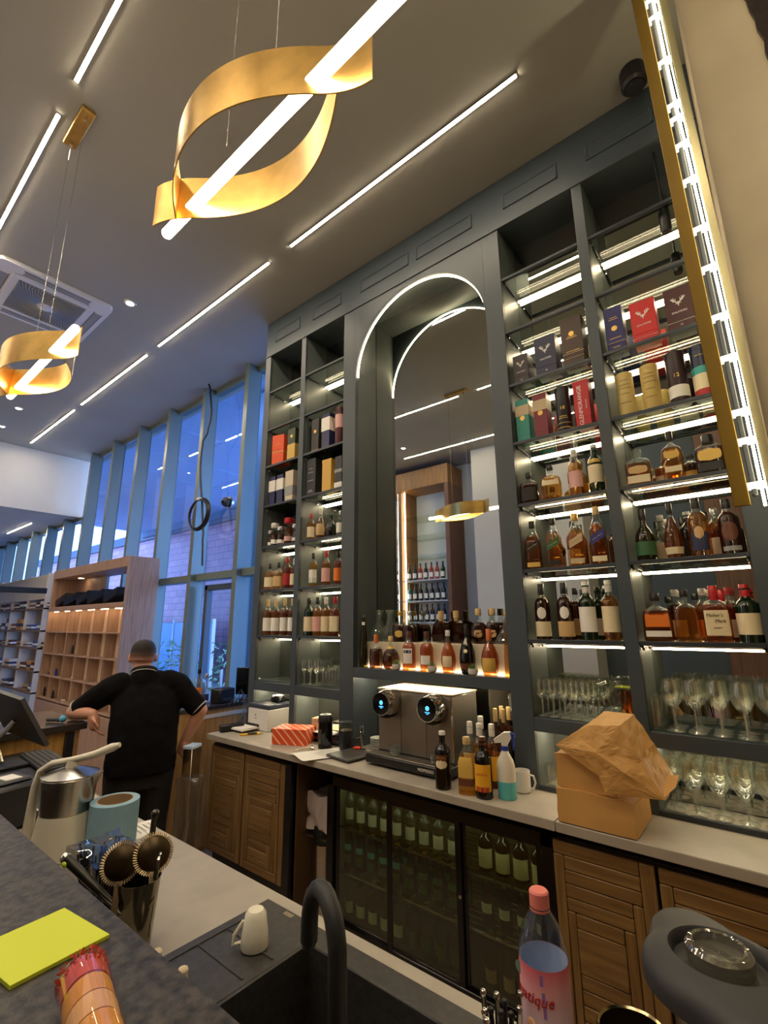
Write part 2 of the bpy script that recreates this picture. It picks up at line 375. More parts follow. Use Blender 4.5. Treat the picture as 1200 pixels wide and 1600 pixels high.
# pendants
def pendant(cx, cy, cz, lab, canopy=True):
    t = thing('pendant_light', lab, 'pendant light', (cx, cy, cz), 0, None)
    L, T, hgt, Hh = .315, .085, .15, .135
    def curve(x, s):      # plan offset of band A: bulges to -y, crosses the tube at +L, runs out as a tail
        z0 = L-.04; q = x-z0; k = 2*Hh/L
        return -Hh*(1-((x+.04)/L)**2) if q <= 0 else k*q-k*q*q/(2*.15)
    for s, nm in ((1, 'gold_band'), (-1, 'gold_band')):
        xs = [-L+.0+(2*L+T)*i/48 for i in range(49)]
        P = [(s*x, s*curve(x, s)) for x in xs]
        def ribbon(u, v, P=P):
            i = min(47, int(u*48)); f = u*48-i
            a, c = P[i], P[i+1]; x, y = a[0]+(c[0]-a[0])*f, a[1]+(c[1]-a[1])*f
            return (x, y, (v-.5)*hgt)
        def off(d):
            Q = []
            for i, p in enumerate(P):
                a, c = P[max(i-1, 0)], P[min(i+1, 48)]; tx, ty = c[0]-a[0], c[1]-a[1]; l = math.hypot(tx, ty); Q.append((p[0]-ty/l*d, p[1]+tx/l*d))
            return Q
        A, B = off(.0016), off(-.0016); z = hgt/2; vs = []
        for a, c in zip(A, B): vs += [(a[0], a[1], -z), (a[0], a[1], z), (c[0], c[1], z), (c[0], c[1], -z)]
        fs = [(4*i+q, 4*i+(q+1) % 4, 4*i+4+(q+1) % 4, 4*i+4+q) for i in range(48) for q in range(4)]+[(3, 2, 1, 0), (192, 193, 194, 195)]
        MB().add(vs, fs).obj(nm, GOLD, t)
    MB().lathe([(0, -.45), (.014, -.45), (.017, -.445), (.017, .545), (.014, .55), (0, .55)], 16, c=(0, 0, -.03), ax='x').obj('light_tube', LEDP, t)
    cz2 = 4.537-cz
    MB().bbox(-.155, .155, -.035, .035, cz2-.03, cz2, .004).obj('canopy_plate', GOLD, t)
    for q in (-.11, .11): MB().tube([(q, 0, cz2-.03), (q, 0, hgt/2)], .0012, 5).obj('wire', STEEL, t)
    for q in (-.11, .11): MB().lathe([(.008, cz2-.055), (.009, cz2-.03)], 10, c=(q, 0, 0)).obj('gripper', CHROME, t)
pendant(1.325, -1.88, 2.99, 'large gold ribbon pendant light with a glowing tube at top centre')
pendant(-.47, -1.88, 2.99, 'small looking gold ribbon pendant light at the left frame edge')

# brass bar with neon strips by the pier
gb = thing('brass_light_bar', 'tall dull brass bar with glowing neon strips in front of the pier', 'wall light', (2.23, -.60, 2.05)); gb.rotation_euler = (0, R(-.85), 0)
MB().bbox(-.022, .022, -.006, .006, 0, 2.487, .002).obj('brass_face', BRASS, gb)
MB().bbox(.03, .045, .0, .03, .03, 2.487, .002).obj('back_rail', DGREY, gb)
def strip(x0, x1, y, r): MB().tube([(x0, y, -.01), (x0+.003, y, .6), (x1-.003, y, 1.8), (x1, y, 2.48)], r, 8).obj('neon_strip', LEDN, gb)
strip(.056, .052, -.008, .004); strip(.068, .066, .012, .002)
for z in (.05, .2, .3, .5, .66, .86, 1.03, 1.25, 1.42, 1.55, 1.62, 1.85, 2.1, 2.2, 2.4):
    MB().bbox(.020, .068, -.004, .02, z, z+.022, .003).obj('clip', mat('clip_acrylic', (240, 240, 225), .2, emit=.8), gb)
MB().box(.07, .094, .0, .036, -.02, 2.487).obj('side_channel', mat('champagne', (170, 160, 120), .3, .8), gb)
# ================================================================ BACK BAR SHELVING
MY = .25                                   # mirror plane
BX = [(-1.0825, -.645), (-.5875, -.1277), (1.2356, 1.70), (1.758, 2.215)]
SHZ = [3.79, 3.415, 3.06, 2.695, 2.33, 1.965, 1.60]
BEAM = [(1.185, 1.252), (1.185, 1.252), (1.165, 1.230), (1.165, 1.230)]
bar = thing('back_bar_shelving', 'tall slate grey back bar with four lit shelf bays and an arched mirror niche', 'shelving', (0, 0, .9))
def bp_(m_, name, mt, par=bar, **k):
    m2 = MB(); m2.v = [(x, y, z-.9) for x, y, z in m_.v]; m2.f = m_.f; m2.mi = m_.mi
    return m2.obj(name, mt, par, **k)
for x0, x1 in ((-1.16, -1.0825), (-.645, -.5875), (-.1277, 0), (1.12, 1.2356), (1.70, 1.758), (2.215, 2.323)):
    bp_(MB().bbox(x0, x1, 0, .262, .9, 4.17, .002), 'upright', PAINT)
bp_(MB().bbox(-1.16, 2.323, 0, .262, 4.17, 4.535, .002), 'frieze', PAINT)
bp_(MB().bbox(-1.165, 2.323, -.008, .005, 4.165, 4.180, .002), 'frieze_bead', PAINT)
for x0, x1 in ((-1.03, -.68), (-.51, -.165), (.05, .53), (.60, 1.06), (1.285, 1.637), (1.80, 2.15)):
    b = MB(); z0, z1 = 4.29, 4.405
    b.bbox(x0, x1, -.008, .002, z0, z0+.014, .003).bbox(x0, x1, -.008, .002, z1-.014, z1, .003).bbox(x0, x0+.014, -.008, .002, z0, z1, .003).bbox(x1-.014, x1, -.008, .002, z0, z1, .003)
    fo = bp_(b, 'frieze_moulding', PAINT)
    bp_(MB().box(x0+.012, x1-.012, -.003, .001, z0+.012, z1-.012), 'moulding_panel', PAINT, fo)
# arch front
ar = MB(); N = 40; r0 = .56; zc = 3.567
arcp = [(.56-r0*cos(pi*i/N), zc+r0*sin(pi*i/N)) for i in range(N+1)]
for i in range(N):
    (xa, za), (xb, zb) = arcp[i], arcp[i+1]
    ar.add([(xa, 0, za), (xb, 0, zb), (xb, 0, 4.17), (xa, 0, 4.17), (xa, .02, za), (xb, .02, zb), (xb, .02, 4.17), (xa, .02, 4.17)], [(0, 1, 2, 3), (4, 7, 6, 5), (0, 4, 5, 1)])
bp_(ar, 'arch_front', PAINT)
la = MB()
for i in range(N):
    a0, a1 = pi*i/N, pi*(i+1)/N
    q = []
    for a in (a0, a1):
        for rr_ in (.554, .559):
            for y in (.022, .034): q.append((.56-rr_*cos(a), y, zc+rr_*sin(a)))
    la.add(q, [(0, 1, 5, 4), (2, 6, 7, 3), (0, 4, 6, 2), (1, 3, 7, 5)])
bp_(la, 'arch_light_strip', LED, label='glowing white light strip following the arch edge')
bp_(MB().box(0, 1.12, .02, MY, 4.15, 4.168), 'niche_ceiling', PAINTD)
for x in (.0015, 1.1185): bp_(MB().bbox(x-.0012, x+.0012, .04, .245, 1.41, 4.15, .001), 'niche_side_panel', PAINTD)
bp_(MB().bbox(0, 1.12, 0, MY, 1.344, 1.408, .002), 'arch_shelf', PAINT)
bp_(MB().bbox(.004, 1.116, .105, .248, 1.4085, 1.572, .003), 'cream_riser', mat('riser_cream', (222, 208, 178), .5))
bp_(MB().box(.01, 1.11, .088, .104, 1.409, 1.416), 'riser_light_strip', glow('led_soft', (255, 236, 206), 3.0), label='white light strip at the foot of the cream riser')
bp_(MB().box(.02, 1.10, .10, .112, 1.337, 1.343), 'under_light_strip', LEDU, label='light strip under the arch shelf')
bp_(MB().box(0, 1.12, MY, .258, .9, 4.15), 'back_mirror', MIRR)
# bays
LEDS = {0: (0, 4, 5, 6), 1: (0, 3, 4, 5, 6), 2: range(7), 3: range(7)}
for i, (x0, x1) in enumerate(BX):
    bp_(MB().box(x0, x1, MY, .258, .9, 4.17), 'back_mirror', MIRR)
    b0, b1 = BEAM[i]
    bp_(MB().bbox(x0, x1, 0, MY, b0, b1, .002), 'lower_shelf', PAINT)
    bp_(MB().box(x0+.003, x1-.003, .012, MY-.002, b1, b1+.004), 'shelf_glass_top', GLS)
    bp_(MB().box(x0+.02, x1-.02, .10, .112, b0-.009, b0-.002), 'under_light_strip', LEDU)
    bp_(MB().bbox(x0, x1, .0, .02, .9, .922, .002), 'base_strip', RAIL)
    for xx in (x0, x1):
        sx = .0012 if xx == x0 else -.0012
        bp_(MB().box(min(xx, xx+sx), max(xx, xx+sx), .02, MY-.001, .902, 4.168), 'bay_side_panel', PAINTD)
    for j, z in enumerate(SHZ):
        sh = bp_(MB().box(x0+.002, x1-.002, .026, MY-.002, z-.002, z+.006), 'glass_shelf', GLS)
        bp_(MB().bbox(x0, x1, .004, .026, z-.011, z+.008, .002), 'front_rail', RAIL, sh)
        for xx, d in ((x0+.002, .012), (x1-.014, .012)):
            bp_(MB().bbox(xx, xx+d, .03, MY-.01, z-.022, z-.003, .002), 'shelf_bearer', RAIL, sh)
            [bp_(MB().ball((xx+.008, yy, z-.028), .007, 8), 'bearer_knob', CHROME, sh) for yy in (.035, .17)]
        if j in LEDS[i]:
            bp_(MB().box(x0+.012, x1-.012, .226, .238, z-.038, z-.028), 'light_strip', LED, label='glowing white light strip under a glass shelf')
            bp_(MB().box(x0+.004, x1-.004, .224, .240, z-.028, z-.024), 'light_profile', STEEL)
spt = thing('spotlight', 'small black spotlight inside the top of the rightmost bay', 'spotlight', (2.12, .06, 3.80))
MB().lathe([(0, -.15), (.022, -.15), (.026, -.14), (.026, -.03), (.02, -.02), (0, -.02)], 16).obj('barrel', BLACK, spt)
MB().lathe([(0, -.152), (.02, -.1515)], 14, cap=False).obj('lens', CHROME, spt); MB().tube([(0, 0, -.02), (0, 0, .36)], .006, 6).obj('stem', BLACK, spt)

# ================================================================ BACK COUNTER
wt = thing('back_counter_worktop', 'long grey stone effect worktop below the lit shelves', 'worktop', (.56, -.1, .86))
b = MB(); b.bbox(-1.75, .867, -.222, .345, 0, .0395, .003); b.obj('slab', STONE, wt)
MB().bbox(.869, 1.764, -.222, .345, 0, .0395, .003).obj('slab', STONE, wt)
MB().box(-1.74, 1.755, -.10, .09, -.035, 0).obj('fixing_batten', BLACK, wt)
PLK = [wood('plank_oak_a', (140, 108, 62), (110, 82, 44), 'x', .45), wood('plank_oak_b', (132, 100, 56), (104, 76, 40), 'x', .45)]
PLKV = [wood('plank_oak_c', (140, 108, 62), (110, 82, 44), 'z', .45), wood('plank_oak_d', (130, 98, 54), (104, 76, 40), 'z', .45)]
def plank_door(par, x0, x1, z0, z1, flip=False):
    d = MB().box(x0, x1, -.012, .0, z0, z1).obj('door', mat('door_core', (70, 46, 22), .6), par)
    X0, X1, Z0, Z1 = x0+.001, x1-.001, z0+.001, z1-.001; rr = random.Random(int(x0*100)); n = 0
    seq = [('R', .052), ('T', .05), ('L', .042), ('B', .05), ('T', .05), ('T', .048), ('R', .036), ('T', .048), ('T', .048), ('R', .04), ('L', .032), ('T', .05), ('C', .15), ('T', .05), ('R', .036), ('T', .05), ('T', .05), ('T', .05), ('T', .05), ('T', 9)]
    for s, wd in seq:
        if flip and s in 'LR': s = 'L' if s == 'R' else 'R'
        g = .0012
        if s == 'T' or s == 'C':
            a = max(Z0, Z1-wd)
            if wd == 9: a = Z0
            if Z1-a < .008: break
            r = (X0, X1, a, Z1); Z1 = a
        elif s == 'B': r = (X0, X1, Z0, Z0+wd); Z0 += wd
        elif s == 'R': r = (X1-wd, X1, Z0, Z1); X1 -= wd
        else: r = (X0, X0+wd, Z0, Z1); X0 += wd
        dy = rr.uniform(0, .0025)
        MB().bbox(r[0]+g, r[1]-g, -.020-dy, -.010, r[2]+g, r[3]-g, .003).obj('plank', (PLKV if s in 'LR' else PLK)[n % 2], d); n += 1
    return d
def base_cab(name, lab, xa, xb, doors):
    t = thing(name, lab, 'cabinet', ((xa+xb)/2, -.262, 0)); c = (xa+xb)/2
    b = MB(); b.box(xa-c, xb-c, .002, .5, .12, .135).box(xa-c, xa-c+.018, .002, .5, .12, .825).box(xb-c-.018, xb-c, .002, .5, .12, .825).box(xa-c, xb-c, .48, .5, .12, .825).box(xa-c, xb-c, .002, .5, .807, .825)
    b.obj('carcass', mat('carcass_dark', (40, 32, 24), .6), t)
    MB().box(xa-c, xb-c, .05, .4, 0, .12).obj('plinth', BLACK, t)
    for i, (a, e) in enumerate(doors): plank_door(t, a-c, e-c, .135, .818, i % 2 == 1 and len(doors) > 1 and False)
    return t
cl = base_cab('base_cabinet', 'oak plank door base cabinet at the left end of the back counter', -1.182, -.262, ((-1.175, -.765), (-.755, -.318)))
MB().box(-.08+.461-.04, .46, -.02, .4, 0, .822).obj('end_post', BLACK, cl)
base_cab('base_cabinet', 'oak plank door base cabinet at right behind the water bottle', 1.39, 2.32, ((1.393, 1.773), (1.782, 2.165)))
# open bay floor pieces
ob = thing('open_bay_liner', 'dim brown open bay between the oak doors and the fridge', 'cabinet', (-.1, .0, 0))
MB().box(-.158, .15, .2, .22, 0, .822).obj('back_board', mat('bay_brown', (92, 66, 38), .7), ob)
MB().box(-.158, -.146, -.24, .2, .0, .822).obj('side_board', mat('bay_brown', (92, 66, 38), .7), ob)
MB().box(-.146, .15, -.2, .2, .42, .424).obj('glass_ledge', GLS, ob)

# bottle fridge
fr = thing('bottle_fridge', 'black three door glass bottle fridge under the back counter', 'fridge', (.725, -.27, 0))
fx0, fx1 = -.665, .665
b = MB(); b.box(fx0, fx1, .03, .48, .06, .09).box(fx0, fx0+.03, .03, .48, .06, .82).box(fx1-.03, fx1, .03, .48, .06, .82).box(fx0, fx1, .45, .48, .06, .82).box(fx0, fx1, .03, .48, .785, .82)
b.obj('body', BLACK, fr)
INT = mat('fridge_interior', (112, 112, 96), .5)
MB().box(fx0+.03, fx1-.03, .438, .449, .09, .785).box(fx0+.03, fx0+.035, .035, .44, .09, .785).box(fx1-.035, fx1-.03, .035, .44, .09, .785).obj('liner', INT, fr)
MB().box(fx0+.02, fx1-.02, .02, .4, 0, .06).obj('kick_grille', BLACK, fr)
MB().bbox(fx0-.002, fx1+.002, -.012, .03, .775, .83, .004).obj('head_rail', BLACKG, fr)
MB().bbox(fx0-.002, fx1+.002, -.012, .03, .06, .118, .004).obj('sill_rail', BLACKG, fr)
MB().bbox(fx0-.002, fx0+.05, -.012, .03, .06, .83, .004).obj('side_post', BLACKG, fr); MB().bbox(fx1-.05, fx1+.002, -.012, .03, .06, .83, .004).obj('side_post', BLACKG, fr)
for i, (a, e, y) in enumerate(((-.615, -.205, .006), (-.222, .222, -.008), (.21, .615, .006))):
    d = MB().box(a+.03, e-.03, y+.003, y+.009, .118, .776).obj('glass_door', GLSF, fr)
    MB().bbox(a, a+.03, y, y+.013, .112, .782, .002).bbox(e-.03, e, y, y+.013, .112, .782, .002).bbox(a+.03, e-.03, y, y+.013, .112, .13, .002).bbox(a+.03, e-.03, y, y+.013, .762, .782, .002).obj('door_frame', BLACKG, d)
MB().lathe([(0, -.006), (.007, -.005), (.008, 0)], 12, c=(.216, -.012, .47), ax='y').obj('lock', CHROME, fr)
for z in (.33, .555):
    b = MB()
    for k in range(10): b.box(fx0+.036, fx1-.036, .05+k*.042, .053+k*.042, z-.003, z)
    b.box(fx0+.036, fx1-.036, .042, .047, z-.006, z+.002)
    b.obj('wire_shelf', CHROME, fr)
MB().box(fx0+.04, fx1-.04, .045, .065, .760, .770).obj('light_tube', glow('fridge_tube', (225, 236, 205), 3.2), fr, label='dim fridge light tube')
# ================================================================ BOTTLES
PROF = {
 'round': [(0, 0), (.90, 0), (1, .012), (1, .60), (.97, .65), (.82, .70), (.55, .745), (.41, .785), (.37, .83), (.37, .90), (.43, .905), (.43, .93), (0, .932)],
 'tall':  [(0, 0), (.90, 0), (1, .012), (1, .55), (.93, .62), (.72, .70), (.50, .77), (.40, .83), (.38, .90), (.44, .905), (.44, .93), (0, .932)],
 'square': [(0, 0), (.94, 0), (1, .012), (1, .56), (.96, .60), (.72, .70), (.50, .78), (.42, .84), (.38, .90), (.43, .905), (.43, .93), (0, .932)],
 'squat': [(0, 0), (.94, 0), (1, .02), (1, .58), (.95, .65), (.70, .71), (.34, .75), (.27, .79), (.26, .86), (.30, .865), (.30, .89), (0, .892)],
 'flask': [(0, 0), (.90, 0), (1, .03), (.98, .50), (.86, .64), (.50, .70), (.30, .73), (.26, .80), (.25, .88), (.29, .885), (.29, .91), (0, .912)],
 'decanter': [(0, 0), (.92, 0), (1, .02), (1, .46), (.90, .56), (.55, .64), (.30, .68), (.26, .74), (.26, .79), (.33, .80), (.33, .82), (0, .822)],
 'tear':  [(0, 0), (.62, 0), (.80, .02), (.98, .22), (1, .30), (.92, .45), (.65, .60), (.40, .70), (.27, .78), (.24, .88), (.28, .885), (.28, .92), (0, .922)],
 'bell':  [(0, 0), (.92, 0), (1, .02), (.98, .42), (.90, .52), (.66, .60), (.40, .66), (.30, .72), (.28, .85), (.33, .86), (.33, .92), (0, .922)],
 'taper': [(0, 0), (.95, 0), (1, .015), (.92, .30), (.70, .60), (.48, .78), (.38, .88), (.36, .92), (.42, .925), (.42, .945), (0, .947)],
 'globe': [(0, 0), (.55, 0), (.80, .03), (1, .22), (.97, .36), (.75, .52), (.42, .62), (.27, .68), (.24, .78), (.24, .82), (.31, .83), (.31, .86), (0, .862)],
 'wine':  [(0, 0), (.90, 0), (1, .012), (1, .56), (.93, .62), (.66, .68), (.42, .74), (.37, .80), (.36, .93), (.42, .935), (.42, .955), (0, .957)],
 'beer':  [(0, 0), (.90, 0), (1, .012), (1, .52), (.92, .60), (.62, .72), (.44, .84), (.40, .93), (.46, .935), (.46, .955), (0, .957)],
}
def bmat(n):
    T = {'amber': ((228, 196, 132), .10, (206, 120, 30)), 'dark': ((152, 112, 84), .3, (64, 28, 12)), 'brown': ((204, 162, 112), .14, (150, 72, 22)), 'gold': ((240, 214, 156), .10, (214, 150, 40)), 'red': ((214, 160, 104), .14, (166, 70, 26)),
         'green': ((60, 110, 50), .28, (28, 60, 26)), 'olive': ((96, 88, 30), .25, (64, 56, 18)), 'black': ((26, 20, 16), .6, (14, 12, 11)), 'clear': ((238, 242, 236), .05, (220, 226, 216)), 'rose': ((226, 120, 100), .2, (206, 96, 80)), 'teal': ((40, 150, 150), .5, (30, 130, 130))}
    c, b, d = T[n]
    return glass('bottle_glass_'+n, c, .05, .65, .03, b, d)
CAPM = {'black': mat('cap_black', (24, 22, 22), .35), 'gold': mat('cap_gold', (206, 164, 84), .3, .8), 'red': mat('cap_red_wax', (190, 30, 36), .35), 'white': mat('cap_white', (230, 226, 216), .4), 'wood': mat('cap_cork', (190, 140, 90), .7), 'silver': mat('cap_silver', (200, 200, 200), .25, .9), 'brown': mat('cap_brown', (90, 50, 30), .4), 'orange': mat('cap_copper', (206, 110, 60), .4), 'clear': GLSC, 'green': mat('cap_green', (40, 90, 50), .4), 'tan': mat('cap_tan', (214, 180, 120), .5)}
LBL = {}
def lmat(n):
    T = {'cream': (228, 212, 172), 'white': (236, 232, 222), 'black': (24, 22, 22), 'blue': (44, 52, 130), 'gold': (214, 176, 84), 'orange': (226, 120, 30), 'red': (170, 36, 36), 'green': (50, 96, 56), 'tan': (206, 170, 116), 'navy': (34, 40, 76), 'teal': (60, 160, 150), 'pink': (220, 170, 160), 'brown': (100, 56, 36), 'yellow': (240, 176, 40), 'plat': (196, 176, 140), 'grey': (150, 150, 144)}
    return mat('label_'+n, T[n], .55)
INK = {'black': mat('ink_black', (30, 26, 24), .6), 'gold': mat('ink_gold', (220, 180, 90), .35, .6), 'white': mat('ink_white', (236, 232, 224), .6), 'red': mat('ink_red', (186, 30, 40), .6), 'brown': mat('ink_brown', (70, 44, 24), .6), 'blue': mat('ink_blue', (60, 70, 150), .6)}
BCACHE = {}
def bottle_mesh(prof, h, d, body, fill=.72, sq=2, asp=1, n=20):
    k = (prof, round(h, 4), round(d, 4), body, fill, sq, asp, n)
    if k not in BCACHE:
        P = [(r*d/2, z*h) for r, z in PROF[prof]]
        # split at the fill line so the empty neck is clear glass
        Q = []
        for a, b in zip(P, P[1:]):
            Q.append(a)
            if a[1] < fill*h < b[1]:
                t = (fill*h-a[1])/(b[1]-a[1]); Q.append((a[0]+(b[0]-a[0])*t, fill*h))
        Q.append(P[-1])
        dark = body in ('black', 'green', 'olive', 'teal')
        BCACHE[k] = MB().lathe(Q, n, sq=sq, asp=asp, mif=lambda j: 0 if (dark or Q[j+1][1] <= fill*h+1e-6) else 1).mesh('body', [bmat(body), GLSC])
    return BCACHE[k]
def rad_at(prof, d, zf):
    P = PROF[prof]
    for a, b in zip(P, P[1:]):
        if a[1] <= zf <= b[1] and b[1] > a[1]: return (a[0]+(b[0]-a[0])*(zf-a[1])/(b[1]-a[1]))*d/2
    return d/2
def label_mesh(prof, h, d, z0, z1, ang, m_, sq=2, asp=1, oval=False, n=12):
    k = ('L', prof, round(h, 4), round(d, 4), z0, z1, ang, m_.name, sq, asp, oval)
    if k not in BCACHE:
        rmax = d/2
        def fn(u, v):
            zf = z0+(z1-z0)*v; r = rad_at(prof, d, zf)+.0007
            a_ = ang
            if oval: a_ = ang*math.sqrt(max(0, 1-(2*v-1)**2))
            kk = max(0, min(1, (r/rmax-.55)/.35)); e = 2+(sq-2)*kk; a = asp+(1-asp)*(1-kk) if asp < 1 else asp
            # equal steps in x across the front
            t = -pi/2+R(a_)*(2*u-1); ct, st = cos(t), sin(t)
            return (r*math.copysign(abs(ct)**(2/e), ct), r*a*math.copysign(abs(st)**(2/e), st)-.0004, zf*h)
        BCACHE[k] = MB().grid(fn, n, 8 if oval else 4).mesh('label', m_)
    return BCACHE[k]
def child(name, me, par, lab=None):
    o = bpy.data.objects.new(name, me); COL.objects.link(o); o.parent = par
    if lab: o['label'] = lab
    return o
SHORT = [(' on the ', ' '), (' in the ', ' '), (' right of the arch', ' right of arch'), (' bottle in the back row behind the front bottles', ' back row bottle'), ('bottle back row behind the front bottles,', 'back row bottle,'), (', leftmost', ' leftmost'), ('square amber whisky bottle', 'square whisky bottle'), ('wide dark amber bourbon bottle with orange and white labels', 'wide bourbon bottle with orange label'), ('white oval neck label and ', 'oval neck label and '), (' and oval medallion', ' and medallion')]
def bottle(label, x, y, z, h, d, prof='round', body='amber', fill=.74, cap='black', capz=(.87, 1.0), capr=None, labels=(), sq=2, asp=1, rz=None, group=None, name='bottle', texts=(), cat='bottle', n=20):
    if rz is None: rz = math.atan2(x-2.26, -(-2.45-y))*-.55*1.0
    for a, b_ in SHORT:
        if len(label.split()) > 16: label = label.replace(a, b_)
    t = thing(name, label, cat, (x, y, z), rz, group)
    child('body', bottle_mesh(prof, h, d, body, fill, sq, asp, n), t)
    if cap:
        cr = capr or max(.0115, rad_at(prof, d, .89)*1.12)
        k = ('C', round(cr, 4), round(h, 4), capz, cap)
        if k not in BCACHE: BCACHE[k] = MB().lathe([(cr*.98, capz[0]*h), (cr, capz[0]*h+.002), (cr, capz[1]*h-.003), (cr*.9, capz[1]*h), (0, capz[1]*h)], 14).mesh('cap', CAPM[cap])
        child('cap', BCACHE[k], t)
    L = None
    for l in labels:
        z0, z1, ang, mn = l[:4]
        L = child('label', label_mesh(prof, h, d, z0, z1, ang, lmat(mn), sq, asp, len(l) > 4), t)
    for s, zf, size, ink in texts:
        r = rad_at(prof, d, zf)*asp if sq > 2 or asp < 1 else rad_at(prof, d, zf)
        text(s, size, t, INK[ink], (0, -r-.0022, zf*h), FRONT)
    return t
SH = lambda j: SHZ[j]+.0065
FY = .062
# ---------------------------------------------------------------- bay right of the arch (3) : shelves e f g
P3 = 'right of the arch'
bottle('small squat dark whiskey bottle, leftmost top bottle shelf '+P3, 1.286, FY, SH(4), .185, .092, 'squat', 'dark', .66, 'black', (.83, 1), labels=((.1, .5, 50, 'black'),), sq=5, asp=.8)
bottle('wide amber bourbon bottle with cream shoulder label, second top bottle shelf '+P3, 1.409, FY, SH(4), .205, .108, 'flask', 'amber', .68, 'black', (.87, 1), labels=((.42, .60, 46, 'cream'),), sq=3.4, asp=.55, texts=())
bottle('slim amber malt bottle with pale pink label, third top bottle shelf '+P3, 1.544, FY, SH(4), .262, .072, 'round', 'amber', .74, 'white', (.84, 1), labels=((.18, .52, 70, 'pink'),))
bottle('green whiskey bottle with yellow green label, rightmost top bottle shelf '+P3, 1.646, FY, SH(4), .265, .074, 'round', 'green', .74, 'white', (.90, 1), labels=((.2, .56, 75, 'cream'), (.60, .68, 50, 'gold')))
for i, (x, h, bd, lab2, nm) in enumerate(((1.283, .268, 'brown', 'black', 'black slanted label'), (1.395, .272, 'amber', 'green', 'dark green slanted label'), (1.514, .278, 'amber', 'plat', 'pale gold slanted label'), (1.622, .298, 'brown', 'blue', 'blue slanted label'))):
    b = bottle('square amber whisky bottle with %s on the middle bottle shelf ' % nm+P3, x, FY, SH(5), h, .076, 'square', bd, .70, ['black', 'black', 'gold', 'tan'][i], (.86, 1), sq=5, labels=((.05, .14, 44, ['gold', 'black', 'plat', 'cream'][i]),))
    hw = .033; q = MB(); yy = -.0388
    q.add([(-hw, yy, .33*h), (hw, yy, .46*h), (hw, yy, .60*h), (-hw, yy, .47*h)], [(0, 1, 2, 3)]); q.obj('slant_label', lmat(lab2), b)
    t_ = text('Johnnie Walker', .0088, b, INK['gold'], (0, yy-.001, .465*h), (pi/2, -math.atan2(.13*h, 2*hw), 0), sx=1)
G3 = [('dark', 'cream', 'oval neck label, cream base label'), ('dark', 'tan', 'oval neck label, tan base label'), ('green', 'white', 'tall white label'), ('amber', 'cream', 'tall cream label')]
for i, x in enumerate((1.303, 1.422, 1.532, 1.64)):
    bd, l, nm = G3[i]
    lb = ((.06, .32, 80, l), (.36, .58, 34, 'white', 1)) if i < 2 else ((.14, .56, 80, l),)
    bottle('%s malt bottle, %s, lowest bottle shelf %s' % (['dark brown', 'dark', 'green', 'amber'][i], nm, P3), x, FY, SH(6), .288, .078, 'round', bd, .74, ['black', 'black', 'white', 'white'][i], (.80, 1), labels=lb, texts=())
for i, (x, s, bd, l) in enumerate(((1.44, 6, 'dark', 'tan'), (1.46, 5, 'red', 'white'), (1.555, 6, 'green', 'white'), (1.5, 4, 'amber', 'cream'))):
    bottle('bottle in the back row behind the front bottles, %s %s' % (['dark one on the lowest bottle shelf', 'reddish one on the middle bottle shelf', 'green one on the lowest bottle shelf', 'amber one on the top bottle shelf'][i], P3), x, .185, SH(s), .265, .07, 'round', bd, .74, 'black', labels=((.08, .4, 70, l),))
# ---------------------------------------------------------------- rightmost bay (4)
P4 = 'in the rightmost bay'
bottle('square cognac coloured decanter bottle with round gold seal, left top bottle shelf '+P4, 1.842, FY, SH(4), .188, .110, 'squat', 'brown', .62, 'clear', (.80, 1), capr=.022, labels=((.06, .26, 40, 'cream'), (.30, .52, 24, 'tan', 1)), sq=6, asp=.7)
bottle('amber bottle with dark tall stopper and oval medallion, middle of the top bottle shelf '+P4, 1.99, FY, SH(4), .245, .090, 'flask', 'amber', .66, 'black', (.82, 1), labels=((.42, .62, 30, 'gold', 1), (.16, .27, 34, 'cream')), sq=4, asp=.6)
bottle('squat dark decanter with large round gold medallion, right top bottle shelf '+P4, 2.136, FY, SH(4), .188, .112, 'squat', 'dark', .64, 'black', (.78, 1), capr=.024, labels=((.30, .60, 34, 'gold', 1), (.06, .27, 36, 'black')), sq=5, asp=.75)
bottle('dark green bell shaped rum bottle with green label, leftmost on the middle bottle shelf '+P4, 1.83, FY, SH(5), .252, .086, 'bell', 'olive', .8, 'black', (.80, 1), labels=((.10, .36, 70, 'olive' if 0 else 'green'),))
bottle('tall amber rum bottle with cream base band, second on the middle bottle shelf '+P4, 1.945, FY, SH(5), .262, .078, 'tear', 'brown', .74, 'black', (.80, 1), labels=((.08, .2, 80, 'cream'),))
bottle('amber rum bottle with dark blue banner label, third on the middle bottle shelf '+P4, 2.049, FY, SH(5), .270, .082, 'round', 'amber', .74, 'black', (.82, 1), labels=((.10, .40, 50, 'navy'), (.28, .50, 26, 'tan', 1)))
bottle('dark rum bottle with ornate round picture label, rightmost on the middle bottle shelf '+P4, 2.16, FY, SH(5), .245, .082, 'round', 'dark', .76, 'black', (.83, 1), labels=((.22, .58, 44, 'brown', 1), (.06, .14, 50, 'grey')))
bottle('wide dark amber bourbon bottle with orange and white labels, leftmost on the lowest bottle shelf '+P4, 1.836, FY, SH(6), .215, .122, 'flask', 'brown', .64, 'black', (.84, 1), labels=((.10, .22, 40, 'white'), (.30, .58, 36, 'orange')), sq=4.5, asp=.55)
bottle('wide amber bourbon bottle without front label, second on the lowest bottle shelf '+P4, 1.952, FY, SH(6), .225, .100, 'flask', 'amber', .66, 'black', (.86, 1), sq=4.5, asp=.6)
b = bottle('red wax topped bourbon bottle with cream printed label, third on the lowest bottle shelf '+P4, 2.062, FY, SH(6), .238, .098, 'squat', 'red', .66, 'red', (.74, 1), capr=.018, labels=((.12, .56, 44, 'cream'),), sq=5, asp=.85)
